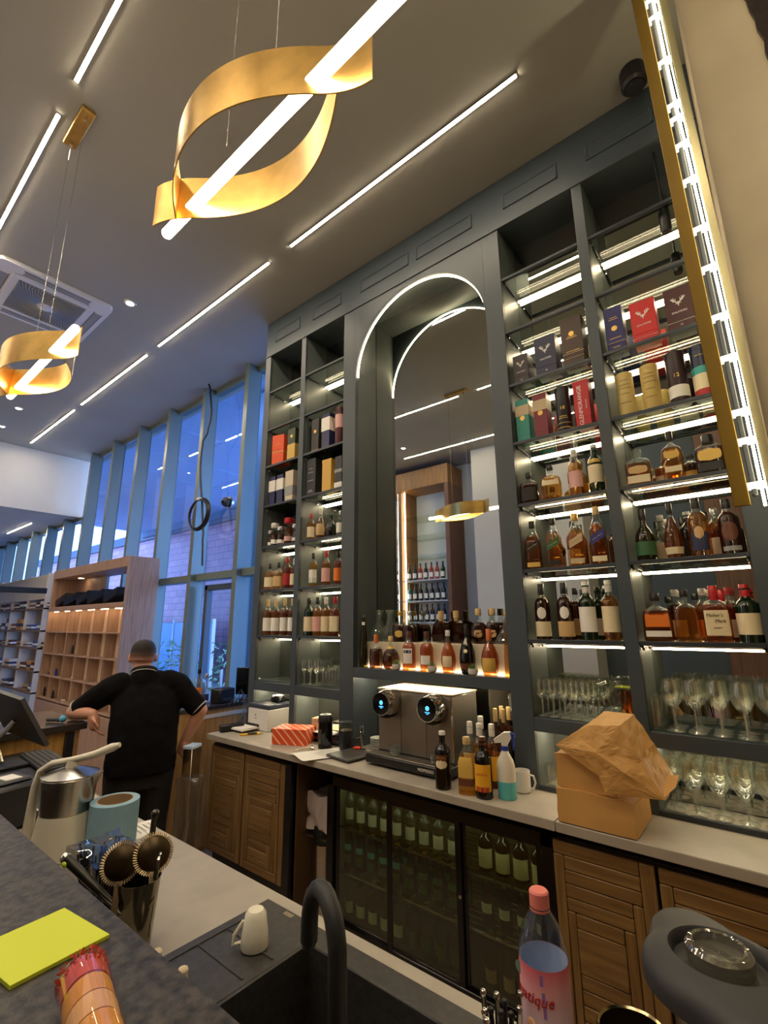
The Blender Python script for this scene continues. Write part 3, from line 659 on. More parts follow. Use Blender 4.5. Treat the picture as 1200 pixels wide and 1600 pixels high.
text("Maker's", .019, b, INK['brown'], (-.006, -.0438, .47*.238), FRONT, shear=.15); text('Mark', .019, b, INK['brown'], (.012, -.0438, .37*.238), FRONT, shear=.15); text('WHISKY', .008, b, INK['brown'], (0, -.0438, .25*.238), FRONT)
bottle('green whiskey bottle with red capsule and cream label, rightmost on the lowest bottle shelf '+P4, 2.172, FY, SH(6), .238, .088, 'round', 'green', .74, 'red', (.74, 1), labels=((.14, .50, 75, 'cream'),))
for i, (x, s, bd, l, cp) in enumerate(((1.885, 5, 'clear', 'cream', 'white'), (1.998, 5, 'black', 'black', 'white'), (2.105, 5, 'red', 'white', 'silver'), (1.90, 6, 'dark', 'white', 'white'), (2.01, 6, 'amber', 'orange', 'white'), (2.11, 6, 'red', 'white', 'red'), (1.93, 4, 'red', 'cream', 'clear'), (2.05, 4, 'dark', 'gold', 'black'))):
    bottle('back row bottle, %s, %s' % (['clear one with cream label behind the green rum', 'black one on the middle bottle shelf', 'reddish one behind the navy label rum', 'dark one behind the widest bourbon', 'amber one with orange label on the lowest bottle shelf', 'red capped one behind the red wax bourbon', 'low red one on the top bottle shelf', 'low dark one on the top bottle shelf'][i], P4), x, .185, SH(s), .15 if s == 4 else .235, .075, 'round', bd, .7, cp, labels=((.08, .4, 70, l),))
# ---------------------------------------------------------------- second bay from left (2)
P2 = 'in the second bay'
S2 = [(4, -.526, .222, .064, 'round', 'amber', 'red', 'cream', 'amber bottle with red capsule, leftmost'), (4, -.416, .246, .074, 'tear', 'brown', 'white', 'tan', 'reddish brown bottle with ornate label, second'), (4, -.300, .206, .092, 'globe', 'black', 'clear', None, 'round dark decanter bottle, third'), (4, -.20, .20, .06, 'round', 'clear', 'silver', 'white', 'clear narrow bottle, rightmost'),
      (5, -.488, .265, .066, 'round', 'gold', 'black', 'white', 'pale gold bottle with white and green label, left'), (5, -.344, .268, .070, 'round', 'amber', 'red', 'pink', 'amber bottle with pink label and red capsule, middle'), (5, -.216, .25, .068, 'round', 'red', 'black', 'orange', 'orange labelled bottle, right'),
      (6, -.524, .283, .074, 'round', 'green', 'black', 'cream', 'green bottle with cream label, leftmost'), (6, -.428, .283, .074, 'round', 'amber', 'black', 'pink', 'amber bottle with pinkish label, second'), (6, -.336, .283, .072, 'round', 'amber', 'white', 'cream', 'amber bottle with low cream label, third'), (6, -.24, .283, .072, 'square', 'red', 'red', 'cream', 'red bottle with red capsule, rightmost')]
SN = {4: 'on the top bottle shelf', 5: 'on the middle bottle shelf', 6: 'on the lowest bottle shelf'}
for j, x, h, d, pf, bd, cp, l, nm in S2:
    lb = ((.12, .50, 75, l),) if l else ()
    bo = bottle('%s %s %s' % (nm, SN[j], P2), x, FY, SH(j), h, d, pf, bd, .72, cp, (.82, 1), labels=lb, sq=4 if pf == 'square' else 2)
    if nm.startswith('pale gold'): child('label', label_mesh(pf, h, d, .10, .26, 76, lmat('green')), bo)
P1 = 'in the leftmost bay'
S1 = [(4, -1.040, .15, .045, 'decanter', 'dark', 'silver', 'white', 'very small dark bottle, first'), (4, -.985, .205, .062, 'decanter', 'dark', 'white', 'white', 'dark decanter bottle with white neck, second'), (4, -.90, .165, .066, 'decanter', 'dark', 'silver', 'white', 'low dark decanter bottle, third'), (4, -.80, .225, .074, 'decanter', 'brown', 'red', 'pink', 'brown decanter bottle with red neck, fourth'), (4, -.71, .16, .06, 'decanter', 'dark', 'silver', 'white', 'low dark decanter bottle at the right end'),
      (5, -1.026, .225, .076, 'squat', 'amber', 'black', 'cream', 'amber shouldered bottle with cream label, left'), (5, -.91, .226, .074, 'squat', 'gold', 'black', 'tan', 'pale amber bottle with tan label, second'), (5, -.801, .262, .070, 'round', 'red', 'red', 'red', 'tall red bottle with red label, third'), (5, -.71, .24, .066, 'round', 'red', 'silver', 'cream', 'partly hidden reddish bottle at right'),
      (6, -1.032, .292, .070, 'round', 'brown', 'tan', 'white', 'tall brown bottle with tall white label, first'), (6, -.925, .288, .070, 'round', 'brown', 'tan', 'white', 'tall brown bottle with tall white label, second'), (6, -.815, .292, .070, 'round', 'brown', 'tan', 'white', 'tall brown bottle with tall white label, third'), (6, -.715, .288, .070, 'round', 'brown', 'tan', 'white', 'tall brown bottle with tall white label, fourth')]
for j, x, h, d, pf, bd, cp, l, nm in S1:
    bottle('%s %s %s' % (nm, SN[j], P1), x, FY, SH(j), h, d, pf, bd, .7, cp, (.80, 1), labels=((.12, .48 if pf != 'decanter' else .3, 75, l),), sq=4 if pf == 'squat' else 2)

# ---------------------------------------------------------------- arch shelf
AZ = 1.4085
A = 'on the arch shelf'
b = bottle('tall tapering olive liqueur bottle at the left end '+'of the arch shelf', .040, .062, AZ, .345, .062, 'taper', 'olive', .80, 'clear', (.93, 1), labels=((.80, .86, 50, 'white'),))
bottle('round shouldered dark bottle with glass base, second from left '+A, .150, .062, AZ, .215, .088, 'decanter', 'dark', .56, 'orange', (.74, 1), capr=.015)
bottle('pear shaped dark cognac bottle with gold collar, third from left '+A, .278, .058, AZ, .205, .112, 'globe', 'dark', .6, 'tan', (.82, 1), capr=.016, labels=((.62, .70, 90, 'gold'),))
bottle('amber cognac bottle with white label and blue band, fourth from left '+A, .425, .058, AZ, .235, .078, 'square', 'red', .70, 'brown', (.84, 1), sq=3, labels=((.18, .56, 40, 'white'), (.44, .52, 30, 'navy')))
bottle('amber cognac bottle with small white label, fifth from left '+A, .560, .058, AZ, .235, .078, 'square', 'red', .70, 'brown', (.84, 1), sq=3, labels=((.18, .40, 40, 'white'),))
bottle('dark red cognac bottle with cream label, sixth from left '+A, .714, .058, AZ, .243, .088, 'tear', 'red', .72, 'white', (.86, 1), labels=((.15, .40, 40, 'cream'),))
bottle('black frosted cognac bottle with gold seal, seventh from left '+A, .842, .058, AZ, .280, .092, 'tear', 'black', .9, 'black', (.78, 1), labels=((.42, .50, 16, 'cream', 1), (.10, .22, 50, 'brown')))
bottle('amber cognac bottle with gold label and orange neck, second from right '+A, .985, .055, AZ, .252, .098, 'tear', 'red', .72, 'orange', (.74, 1), labels=((.10, .38, 48, 'gold'),))
bottle('tall golden bottle at the right end of the arch shelf', 1.094, .062, AZ, .345, .05, 'taper', 'amber', .9, 'gold', (.93, 1))
RZ = 1.573
def carafe(x, lab):
    t = thing('carafe', lab, 'carafe', (x, .175, RZ))
    MB().lathe([(0, .002), (.045, .002), (.055, .01), (.062, .04), (.055, .075), (.03, .115), (.02, .15), (.022, .18), (.034, .212), (.033, .212), (.021, .18), (.018, .15)], 24, cap=False).obj('body', GLSC, t)
    MB().lathe([(0, .0), (.046, .0), (.046, .004), (0, .004)], 20).obj('foot', GLSC, t)
carafe(.085, 'empty clear glass carafe on the cream riser, left one')
carafe(.185, 'empty clear glass carafe on the cream riser, right one')
for x, l in ((.275, 'dark bell shaped cognac decanter with gold medallion on the cream riser'), (.355, 'clear necked dark decanter beside the gold medallion decanter on the riser')):
    bottle(l, x, .17, RZ, .20, .105, 'bell', 'dark', .56, 'silver' if x > .3 else 'gold', (.86, 1), labels=((.15, .38, 22, 'gold', 1),) if x < .3 else (), sq=3, asp=.8)
def fan_bottle(x, y, lab):
    t = thing('bottle', lab, 'bottle', (x, y, RZ), -.5)
    N = 18; w_ = .085
    prof = [(w_*cos(pi*i/N)*(1 if 0 < i < N else .9), .006+.13*sin(pi*i/N)**.8) for i in range(N+1)]
    MB().prism(prof, -.026, .026, 'xz').obj('body', bmat('dark'), t)
    MB().lathe([(.016, .12), (.014, .15), (.019, .152), (.019, .195), (0, .197)], 14).obj('neck', CAPM['tan'], t)
    b_ = MB()
    for k in range(7): b_.prism([(-.06+k*.02-.004, .012), (-.06+k*.02+.004, .012), (-.06+k*.02+.002, .05), (-.06+k*.02-.002, .05)], -.028, .028, 'xz')
    b_.obj('foot_flutes', GLSC, t)
fan_bottle(.60, .17, 'fan shaped dark cognac bottle on the cream riser, left of the pair')
fan_bottle(.70, .19, 'fan shaped dark cognac bottle on the cream riser, right of the pair')
for x, l in ((.868, 'round studded cognac bottle with gold medallion on the riser, front one'), (.945, 'round studded cognac bottle with cream seal on the riser, rear one')):
    t = bottle(l, x, .165 if x < .9 else .195, RZ, .205, .115, 'globe', 'dark', .6, 'tan', (.80, 1), capr=.018, labels=((.16, .42, 26, 'tan', 1),), asp=.6)
    st = MB(); rr = random.Random(2)
    for k in range(46):
        a = rr.uniform(-pi, 0); zf = rr.uniform(.06, .5); r = rad_at('globe', .115, zf); st.ball((r*cos(a), r*.6*sin(a), zf*.205), .0045, 6)
    st.obj('stud', bmat('dark'), t)['kind'] = 'stuff'
t = thing('carafe', 'low clear ship decanter at the right end of the cream riser', 'carafe', (1.03, .185, RZ))
MB().lathe([(0, .002), (.06, .002), (.066, .012), (.04, .06), (.016, .10), (.014, .15), (.022, .17)], 22, cap=False).obj('body', GLSC, t); MB().ball((0, 0, .178), .018, 12).obj('stopper', GLSC, t)
def succulent(x, y, lab):
    t = thing('potted_succulent', lab, 'plant', (x, y, AZ), 0, None)
    MB().lathe([(0, 0), (.016, 0), (.026, .008), (.029, .022), (.025, .036), (.021, .036), (.021, .033), (0, .033)], 18).obj('pot', mat('pot_grey', (196, 192, 184), .7), t)
    g = MB(); rr = random.Random(int(x*100))
    for k in range(18):
        a = k*2.4; q = .004+.0011*k; hh = .052-.0009*k
        c = Vector((q*cos(a), q*sin(a), hh)); d = Vector((cos(a), sin(a), 1.4-.05*k)).normalized()*.016; s_ = Vector((-sin(a), cos(a), 0))*.0045
        b0 = c-d; g.add([b0, c+s_, c+d, c-s_, c+Vector((0, 0, .003))], [(0, 1, 4), (1, 2, 4), (2, 3, 4), (3, 0, 4), (0, 3, 2, 1)])
    g.obj('leaves', mat('succulent_green', (96, 140, 70), .5), t)['kind'] = 'stuff'
succulent(.352, .020, 'small succulent in a grey pot before the pear shaped bottle'); succulent(.622, .020, 'small succulent in a grey pot between the middle cognac bottles'); succulent(.895, .020, 'small succulent in a grey pot before the black bottle')

# ---------------------------------------------------------------- gift boxes and tubes
def stag(par, cx, y, cz, s, ink):
    b = MB(); Wd = .0022*s/.05
    def seg(*pts): b.tube([(cx+p[0]*s*.85, y, cz+p[1]*s*1.2) for p in pts], [Wd*1.2]*(len(pts)-1)+[Wd*.5], 5)
    for k in (-1, 1):
        seg((k*.05, -.10), (k*.22, .02), (k*.40, .10), (k*.52, .34))
        seg((k*.22, .02), (k*.20, .26)); seg((k*.34, .07), (k*.36, .34)); seg((k*.46, .2), (k*.62, .24)); seg((k*.05, -.1), (k*.24, -.14))
    b.prism([(cx-.11*s, cz-.08*s), (cx, cz-.42*s), (cx+.11*s, cz-.08*s), (cx, cz+.02*s)], y-.0008, y+.0004, 'xz')
    b.obj('stag_emblem', ink, par)
def carton(label, x, y, z, w_, d, h, rgb, lid=None, rz=0, emblem=None, word=None, ink='white', bands=(), name='gift_box', num=None, seal=None, lines=()):
    t = thing(name, label, 'box', (x, y, z), rz)
    m_ = mat('card_%d_%d_%d' % rgb, rgb, .45)
    MB().bbox(-w_/2, w_/2, -d/2, d/2, 0, h, .0015).obj('body', m_, t)
    if lid: MB().bbox(-w_/2-.0012, w_/2+.0012, -d/2-.0012, d/2+.0012, h*lid, h+.001, .0015).obj('lid', m_, t)
    yf = -d/2-.0016
    if emblem: stag(t, 0, yf, h*.66, w_*.55, INK[ink])
    if word: text(word[0], word[1], t, INK[ink], (0, yf-.0004, h*word[2]), FRONT if len(word) < 4 else (pi/2, -pi/2, 0), sx=1.0)
    if num: text(num, .013, t, INK[ink], (0, yf-.0004, h*.12), FRONT)
    for i, zf in enumerate(lines): MB().box(-w_*(.2+.06*(i%3)), w_*(.2+.06*(i%3)), yf, yf+.001, h*zf, h*zf+.0022).obj('print_line', INK[ink], t)
    for z0, z1, c in bands: MB().box(-w_/2-.0022, w_/2+.0022, yf-.0006, d/2, h*z0, h*z1).obj('print_band', lmat(c), t)
    if seal: MB().lathe([(0, -.0012), (.014, -.001), (.015, 0)], 18, c=(0, yf+.0008, h*seal), ax='y').obj('seal', INK['gold'], t)
    return t
def tubebox(label, x, y, z, d, h, rgb, bands=(), word=None, ink='gold', num=None, rough=.35, metal=0, lines=()):
    t = thing('gift_tube', label, 'box', (x, y, z), math.atan2(x-2.26, -(-2.45-y))*-.5)
    m_ = mat('tube_%d_%d_%d' % rgb, rgb, rough, metal); r = d/2
    MB().lathe([(0, 0), (r*.97, 0), (r, .003), (r, h*.9)], 26).obj('body', m_, t)
    MB().lathe([(r+.0012, h*.9), (r+.0014, h-.003), (r-.003, h), (0, h)], 26).obj('lid', m_, t)
    MB().lathe([(r+.0014, 0), (r+.0016, .002), (r+.0016, .008), (r+.0012, .01)], 26, cap=False).obj('foot_rim', STEEL, t)
    for z0, z1, c in bands: MB().lathe([(r+.0006, h*z0), (r+.0006, h*z1)], 26, cap=False).obj('print_band', lmat(c), t)
    if word: text(word[0], word[1], t, INK[ink], (0, -r-.0018, h*word[2]), FRONT)
    if num: text(num, .028, t, INK[ink], (0, -r-.0022, h*.52), FRONT)
    for i, zf in enumerate(lines): MB().grid(lambda u, v, a=.5+.12*(i%3), zf=zf: ((r+.0016)*sin(a*(2*u-1)), -(r+.0016)*cos(a*(2*u-1)), h*zf+.0024*v), 8, 1).obj('print_line', INK[ink], t)
    return t
BY = .075
carton('dark brown gift box with silver stag head, lowest in height, '+P3, 1.304, BY, SH(2), .088, .085, .185, (46, 32, 30), .25, emblem=1, word=('DALMORE', .011, .40), num='12')
carton('navy blue gift box with silver stag head '+P3, 1.455, BY, SH(2), .118, .09, .245, (30, 32, 66), .22, emblem=1, word=('DALMORE', .014, .42), num='15')
carton('brown gift box with gold emblem, tallest '+P3, 1.608, BY, SH(2), .112, .09, .30, (66, 46, 32), .2, lines=(.60, .57, .3), ink='gold', seal=.66, bands=((.26, .268, 'tan'), (.16, .167, 'tan')))
carton('teal gift box with pale top band '+P3, 1.288, BY, SH(3), .076, .076, .265, (40, 138, 122), .15, bands=((.62, .86, 'plat'),), seal=.56, ink='gold')
carton('burgundy gift box with pale top band '+P3, 1.394, BY, SH(3), .076, .076, .268, (120, 30, 44), .15, bands=((.62, .86, 'plat'),), seal=.56, ink='gold')
tubebox('black gift tube printed with gold 18 '+P3, 1.512, BY, SH(3), .08, .275, (26, 24, 30), bands=((.10, .115, 'gold'), (.2, .21, 'gold')), num='18', lines=(.34, .3))
gb_ = carton('bright red gift box with white vertical lettering '+P3, 1.622, BY, SH(3), .078, .078, .27, (190, 26, 34), .2)
text('GLENMORANGIE', .030, gb_, INK['white'], (-.008, -.0408, .128), (pi/2, -pi/2, 0), sx=1.0); text('SINGLE MALT', .009, gb_, INK['white'], (.022, -.0408, .128), (pi/2, -pi/2, 0))
carton('deep blue gift box with gold seal '+P4, 1.825, BY, SH(2), .086, .085, .262, (30, 32, 96), .18, lines=(.76, .72, .3, .1), ink='gold', seal=.52, bands=((.2, .206, 'gold'),))
carton('bright red gift box with silver stag head '+P4, 1.962, BY, SH(2), .112, .09, .235, (206, 30, 28), .22, emblem=1, word=('DALMORE', .014, .42), bands=((.12, .126, 'white'),))
carton('maroon gift box with silver stag head '+P4, 2.118, BY, SH(2), .112, .09, .235, (70, 24, 26), .22, emblem=1, word=('DALMORE', .014, .42), num='12', bands=((.2, .206, 'white'),))
tubebox('pale gold gift tube, left one '+P4, 1.83, BY, SH(3), .082, .245, (214, 190, 120), rough=.5, lines=(.8, .7, .62, .5, .3), ink='brown')
tubebox('pale gold gift tube, right one '+P4, 1.945, BY, SH(3), .082, .25, (210, 182, 106), rough=.5, lines=(.78, .7, .6, .45, .28), ink='brown')
tubebox('dark purple brown gift tube with white band printed 12 '+P4, 2.06, BY, SH(3), .086, .275, (44, 22, 28), bands=((.12, .34, 'white'),), num='12')
tubebox('blue gift tube with coloured picture band '+P4, 2.162, BY, SH(3), .082, .272, (22, 32, 62), bands=((.05, .16, 'red'), (.16, .44, 'cream'), (.44, .58, 'teal')), lines=(.78,))
carton('orange gift box with gold print '+P1, -.965, BY, SH(2), .125, .10, .275, (232, 84, 30), .5, bands=((.40, .43, 'gold'),), ink='gold', lines=(.7, .66, .42), rz=.25)
carton('green gift box with gold pattern '+P1, -.775, BY, SH(2), .095, .09, .292, (52, 62, 34), .6, bands=((.05, .5, 'gold'),), ink='gold', seal=.75)
for x, n_ in ((-1.022, 'left'), (-.915, 'right')):
    carton('navy gift box with white upper panel, %s one ' % n_+P1, x, BY, SH(3), .082, .08, .265, (30, 32, 78), bands=((.48, .86, 'white'),))
carton('silver and cream gift box '+P1, -.785, BY, SH(3), .10, .09, .27, (206, 192, 166), .8, bands=((.2, .5, 'grey'),))
carton('dark green box behind, at left '+P2, -.552, .12, SH(2), .06, .10, .27, (30, 40, 34))
carton('black gift box with pale round emblem '+P2, -.475, BY, SH(2), .085, .09, .29, (44, 38, 30), .5, seal=.62, bands=((.05, .06, 'gold'),))
carton('navy gift box with pale blue label '+P2, -.352, BY, SH(2), .09, .09, .305, (34, 38, 84), bands=((.5, .88, 'white'),))
tubebox('burgundy gift tube with pale label '+P2, -.225, BY, SH(2), .088, .325, (84, 26, 28), bands=((.45, .80, 'pink'),))
carton('black gift box with pale slanted print '+P2, -.515, BY, SH(3), .115, .09, .315, (28, 30, 34), lines=(.72, .62, .4, .14, .1))
carton('shiny gold gift box '+P2, -.33, BY, SH(3), .10, .09, .268, (214, 168, 70), .9)
carton('dark gift box at the right end '+P2, -.20, BY, SH(3), .075, .09, .265, (34, 36, 40), bands=((.05, .2, 'white'), (.5, .6, 'grey')))
# ================================================================ GLASSES
def wine_mesh(h, r, n=18):
    return MB().lathe([(r*.86, .0), (r*.84, .003), (.10*r, .010), (.0042, .03), (.0042, h*.42), (.009, h*.455), (r*.62, h*.53), (r*.96, h*.66), (r, h*.74), (r*.93, h*.88), (r*.84, h), (r*.82, h), (r*.91, h*.88), (r*.975, h*.74), (r*.93, h*.66), (r*.58, h*.545), (0, h*.475)], n, cap=False, mif=lambda j: 1 if j < 5 else 0).mesh('glass', [GLSG, GLST])
GLST = glass('glass_stem', (250, 252, 248), .12, .9, .0, .14, (240, 242, 230))  # pale diffuse share put into stem and foot in place of refracted highlights
GLSG = glass('wine_glass_glass', (252, 253, 251), .09, .95, .0, 0)
def glassware(me, name, lab, grp, spots, z, jit=.003):
    rr = random.Random(len(spots)); ys = sorted({round(y, 3) for x, y in spots})
    for x, y in spots:
        row = ys.index(round(y, 3)); col = sorted(p for p, q in spots if round(q, 3) == ys[row]).index(x); kind, place = lab
        o = bpy.data.objects.new(name, me); COL.objects.link(o); o.location = (x+rr.uniform(-jit, jit), y+rr.uniform(-jit, jit), z); o.rotation_euler = (0, 0, rr.random()*6)
        tag(o, '%s, %s from left in the %s row, %s' % (kind, ORD[col], ['front', 'second', 'third', 'fourth'][row], place), 'glass', grp)
def tumbler_mesh(h, r, n=16):
    return MB().lathe([(0, 0), (r*.86, 0), (r*.9, .004), (r, h), (r*.94, h), (r*.84, .014), (0, .012)], n, cap=False).mesh('glass', GLSG)
WG = wine_mesh(.208, .041); WB = wine_mesh(.222, .043); WS = wine_mesh(.175, .031); TB = tumbler_mesh(.13, .029); TL = tumbler_mesh(.105, .040)
glassware(WG, 'wine_glass', ('large wine glass', 'rightmost bay beam'), 'large wine glasses, rightmost bay beam', [(1.85+.083*i, .05+.062*j) for j in range(3) for i in range(5) if 1.85+.083*i < 2.2], 1.2345)
glassware(TB, 'highball_glass', ('straight tumbler', 'left end of rightmost bay beam'), 'tumblers, rightmost bay beam', [(1.782, .05), (1.782, .115), (1.782, .18)], 1.2345)
glassware(WB, 'wine_glass', ('large wine glass', 'worktop under rightmost bay'), 'large wine glasses on the worktop', [(1.80+.085*i, .06+.066*j) for j in range(3) for i in range(5)], .9015)
glassware(WS, 'wine_glass', ('slim stemmed glass', 'beam right of arch'), 'slim stemmed glasses', [(1.268+.056*i+.01*j, .045+.058*j) for j in range(4) for i in range(5)], 1.2345)
glassware(TL, 'tumbler', ('low tumbler', 'behind the paper parcels'), 'low tumblers behind the parcels', [(1.285, .07), (1.37, .09), (1.33, .17)], .9015)
glassware(TB, 'highball_glass', ('straight tumbler', 'second bay beam'), 'tumblers, second bay', [(-.33+.064*i, .05+.064*j) for j in range(3) for i in range(4) if i < 4 and -.33+.064*i < -.14], 1.2565)
glassware(WS, 'wine_glass', ('slim stemmed glass', 'second bay beam'), 'stemmed glasses, second bay', [(-.545+.066*i, .055+.066*j) for j in range(3) for i in range(3)], 1.2565)
t = thing('decanter', 'broad clear ship decanter with a loop handle beside the slim glasses', 'carafe', (1.60, .14, 1.2345))
MB().lathe([(0, .002), (.075, .002), (.085, .012), (.06, .035), (.026, .07), (.018, .11), (.022, .15), (.035, .18)], 24, cap=False).obj('body', GLSC, t)
MB().tube([(-.03, -.02, .05), (-.07, -.03, .10), (-.07, -.03, .16), (-.03, -.02, .175)], .007, 8).obj('handle', GLSC, t)
t = thing('cocktail_pitcher', 'amber tinted glass beside the ship decanter', 'carafe', (1.665, .06, 1.2345))
MB().lathe([(0, 0), (.025, 0), (.028, .006), (.024, .1), (.03, .15), (.028, .15), (.022, .1), (.0, .012)], 18, cap=False).obj('body', glass('amber_tint', (236, 190, 120), .06, .7), t)
t = thing('glass_tray', 'clear flat glass tray lying on the lower beam of the leftmost bay', 'tray', (-.86, .12, 1.2565))
MB().bbox(-.20, .20, -.10, .11, 0, .008, .002).obj('plate', GLSC, t); MB().tube([(-.2, -.1, .012), (.2, -.1, .012), (.2, .11, .012), (-.2, .11, .012)], .004, 6, True).obj('rim', GLSG, t)

# ================================================================ COFFEE MACHINE
MX = mat('machine_grey', (150, 144, 134), .32, .75)
cm = thing('coffee_machine', 'twin group capsule coffee machine with round blue screens in the arch', 'coffee machine', (.565, 0, .9))
MB().bbox(-.262, .262, -.10, .17, .035, .405, .006).obj('body', MX, cm)
MB().bbox(-.266, .266, -.105, .175, .405, .413, .003).obj('top_plate', mat('machine_top', (206, 186, 160), .35, .5), cm)
for x in (-.09, .085): MB().box(x-.001, x+.001, -.1012, -.0995, .07, .40).obj('front_seam', BLACK, cm)
MB().box(-.255, .255, -.1035, -.099, .06, .072).obj('front_slot', BLACK, cm)
MB().bbox(.250, .262, -.104, -.098, .07, .40, .002).obj('corner_trim', CHROME, cm)
b = MB().bbox(-.285, .275, -.195, .16, .012, .06, .006); b.obj('base_tray', BLACK, cm)
MB().bbox(-.275, .265, -.19, -.11, .0595, .066, .003).obj('drip_grid', mat('drip_grey', (140, 130, 118), .4, .6), cm)
g = MB()
for k in range(34): g.box(-.27+k*.0158, -.2665+k*.0158, -.186, -.114, .066, .0675)
g.obj('drip_slots', DGREY, cm)
for x in (-.2, .2): MB().bbox(x-.04, x+.04, -.14, -.04, 0, .013, .003).obj('foot', BLACK, cm)
for x in (-.155, .165):
    h = MB().lathe([(.046, -.10), (.066, -.11), (.072, -.13), (.071, -.165), (.065, -.19), (.061, -.205)], 28, c=(x, 0, .342), ax='y', cap=False).obj('group_head', CHROME, cm)
    MB().lathe([(.0605, -.2045), (.0635, -.208), (.063, -.211), (.0595, -.211)], 28, c=(x, 0, .342), ax='y', cap=False).obj('screen_ring', CHROME, h)
    MB().lathe([(0, -.2085), (.060, -.208)], 28, c=(x, 0, .342), ax='y', cap=False).obj('screen', BLACKG, h)
    sc = MB()
    sc.lathe([(.0075, -.2092), (.0115, -.2092)], 18, c=(x+.004, 0, .349), ax='y', cap=False)
    sc.box(x-.012, x+.020, -.2094, -.209, .327, .3295); sc.box(x-.004, x+.012, -.2094, -.209, .320, .322)
    sc.lathe([(0, -.2092), (.0045, -.2092)], 12, c=(x+.004, 0, .349), ax='y', cap=False)
    sc.obj('screen_icon', glow('screen_blue', (70, 160, 255), 2.2), h)
    MB().bbox(x-.028, x+.028, -.19, -.11, .262, .29, .006).obj('spout_block', BLACK, h)
    for q in (-.012, .012): MB().lathe([(.004, .245), (.007, .265)], 10, c=(x+q, -.15, 0)).obj('spout', CHROME, h)
text('NESPRESSO', .020, cm, INK['white'], (.14, -.1962, .036), FRONT)
for x, l in ((.46, 'left'), (.735, 'right')):
    t = thing('glass_cup', 'small clear glass cup on the drip tray, %s one' % l, 'cup', (x, -.15, .9682))
    MB().lathe([(0, 0), (.024, 0), (.026, .004), (.030, .05), (.028, .05), (.023, .008), (0, .006)], 18, cap=False).obj('body', GLSC, t)
    MB().tube([(.028, 0, .042), (.046, 0, .036), (.044, 0, .016), (.027, 0, .012)], .003, 6).obj('handle', GLSC, t)

# ---------------------------------------------------------------- bottles by the machine
CZ = .9
b = bottle('dark cream liqueur bottle with oval picture label in front of the coffee machine', .856, -.262, CZ, .262, .078, 'round', 'black', .9, 'cream' if 0 else 'white', (.93, 1), labels=((.36, .52, 46, 'cream', 1), (.50, .60, 46, 'brown')))
text('BAILEYS', .012, b, INK['gold'], (0, -.0398, .55*.262), FRONT)
bottle('square golden tequila bottle with cork stopper and maroon band label, front one', .985, -.245, CZ, .248, .084, 'square', 'gold', .72, 'tan', (.87, 1), sq=5, labels=((.16, .28, 40, 'brown'), (.30, .66, 40, 'gold')))
b = bottle('dark brown coffee liqueur bottle with yellow arched label beside the tequila', 1.074, -.25, CZ, .262, .080, 'round', 'black', .9, 'brown', (.86, 1), labels=((.12, .56, 66, 'yellow'), (.12, .2, 50, 'red')))
text('KAHLUA', .014, b, INK['red'], (0, -.041, .40*.262), FRONT)
for x, y, bd, l, lab in ((.925, -.10, 'clear', 'white', 'clear bottle with white cap against the machine side, left of four'), (.952, -.03, 'clear', 'white', 'clear bottle with white cap at the back beside the machine'), (.985, -.11, 'gold', 'white', 'golden bottle with white cap, centre of the group beside the machine'), (1.045, -.09, 'brown', 'yellow', 'bottle with silver white cap and yellow label near the spray bottle')):
    bottle(lab, x, y, CZ, .29 if y < -.05 else .31, .072, 'round', bd, .72, 'white', (.80, 1), labels=((.12, .5, 70, l),))
cr = thing('wine_carton', 'dark carton of wine bottles beside the coffee machine at the upright', 'box', (1.035, .10, CZ))
MB().bbox(-.075, .075, -.10, .09, 0, .004, .001).box(-.075, -.071, -.10, .09, 0, .235).box(.071, .075, -.10, .09, 0, .235).box(-.075, .075, -.10, -.096, 0, .235).box(-.075, .075, .086, .09, 0, .235).obj('box', mat('carton_black', (34, 26, 24), .6), cr)
MB().box(-.06, .06, -.102, -.0995, .06, .14).obj('print_panel', lmat('cream'), cr)
MB().lathe([(0, -.104), (.022, -.1035)], 16, c=(.02, 0, .075), ax='y', cap=False).obj('print_circle', INK['black'], cr)
for i, (x, y) in enumerate(((.995, .04), (1.035, .04), (1.075, .04), (1.0, .115), (1.045, .12), (1.08, .12))):
    pass
for i, (x, y) in enumerate(((.985, .145), (1.025, .15), (.99, .06), (1.035, .065))):
    bottle('gold topped wine bottle standing in the dark carton, %s' % ['back left', 'back right', 'front left', 'front right'][i], x+.005, y-.0, CZ+.005, .335, .036, 'wine', 'brown', .9, 'tan', (.80, 1))

# spray bottle
t = thing('spray_bottle', 'white translucent spray bottle half full of turquoise cleaner', 'spray bottle', (1.166, -.20, CZ), .3)
SPW = mat('spray_white', (226, 222, 206), .4)
MB().lathe([(0, 0), (.038, 0), (.042, .006), (.042, .075)], 22, asp=.8, cap=False).obj('liquid_zone', mat('turquoise', (92, 190, 196), .3), t)
MB().lathe([(.042, .075), (.042, .14), (.036, .165), (.018, .195), (.015, .215)], 22, asp=.8, cap=False).obj('body', SPW, t)
MB().lathe([(.017, .205), (.017, .225), (.0, .226)], 16).obj('collar', mat('spray_blue', (44, 70, 160), .4), t)
MB().prism([(-.045, .236), (-.048, .252), (.0, .285), (.03, .288), (.034, .262), (.012, .226), (-.012, .226), (-.014, .24)], -.012, .012, 'xz').obj('spray_head', SPW, t)
MB().prism([(.03, .288), (.05, .28), (.05, .262), (.034, .255)], -.010, .010, 'xz').prism([(.034, .262), (.044, .258), (.046, .225), (.040, .205), (.036, .225)], -.006, .006, 'xz').obj('trigger', mat('spray_blue', (44, 70, 160), .4), t)
t = thing('mug', 'white mug behind the spray bottle with its handle to the right', 'mug', (1.185, -.07, CZ), 0)
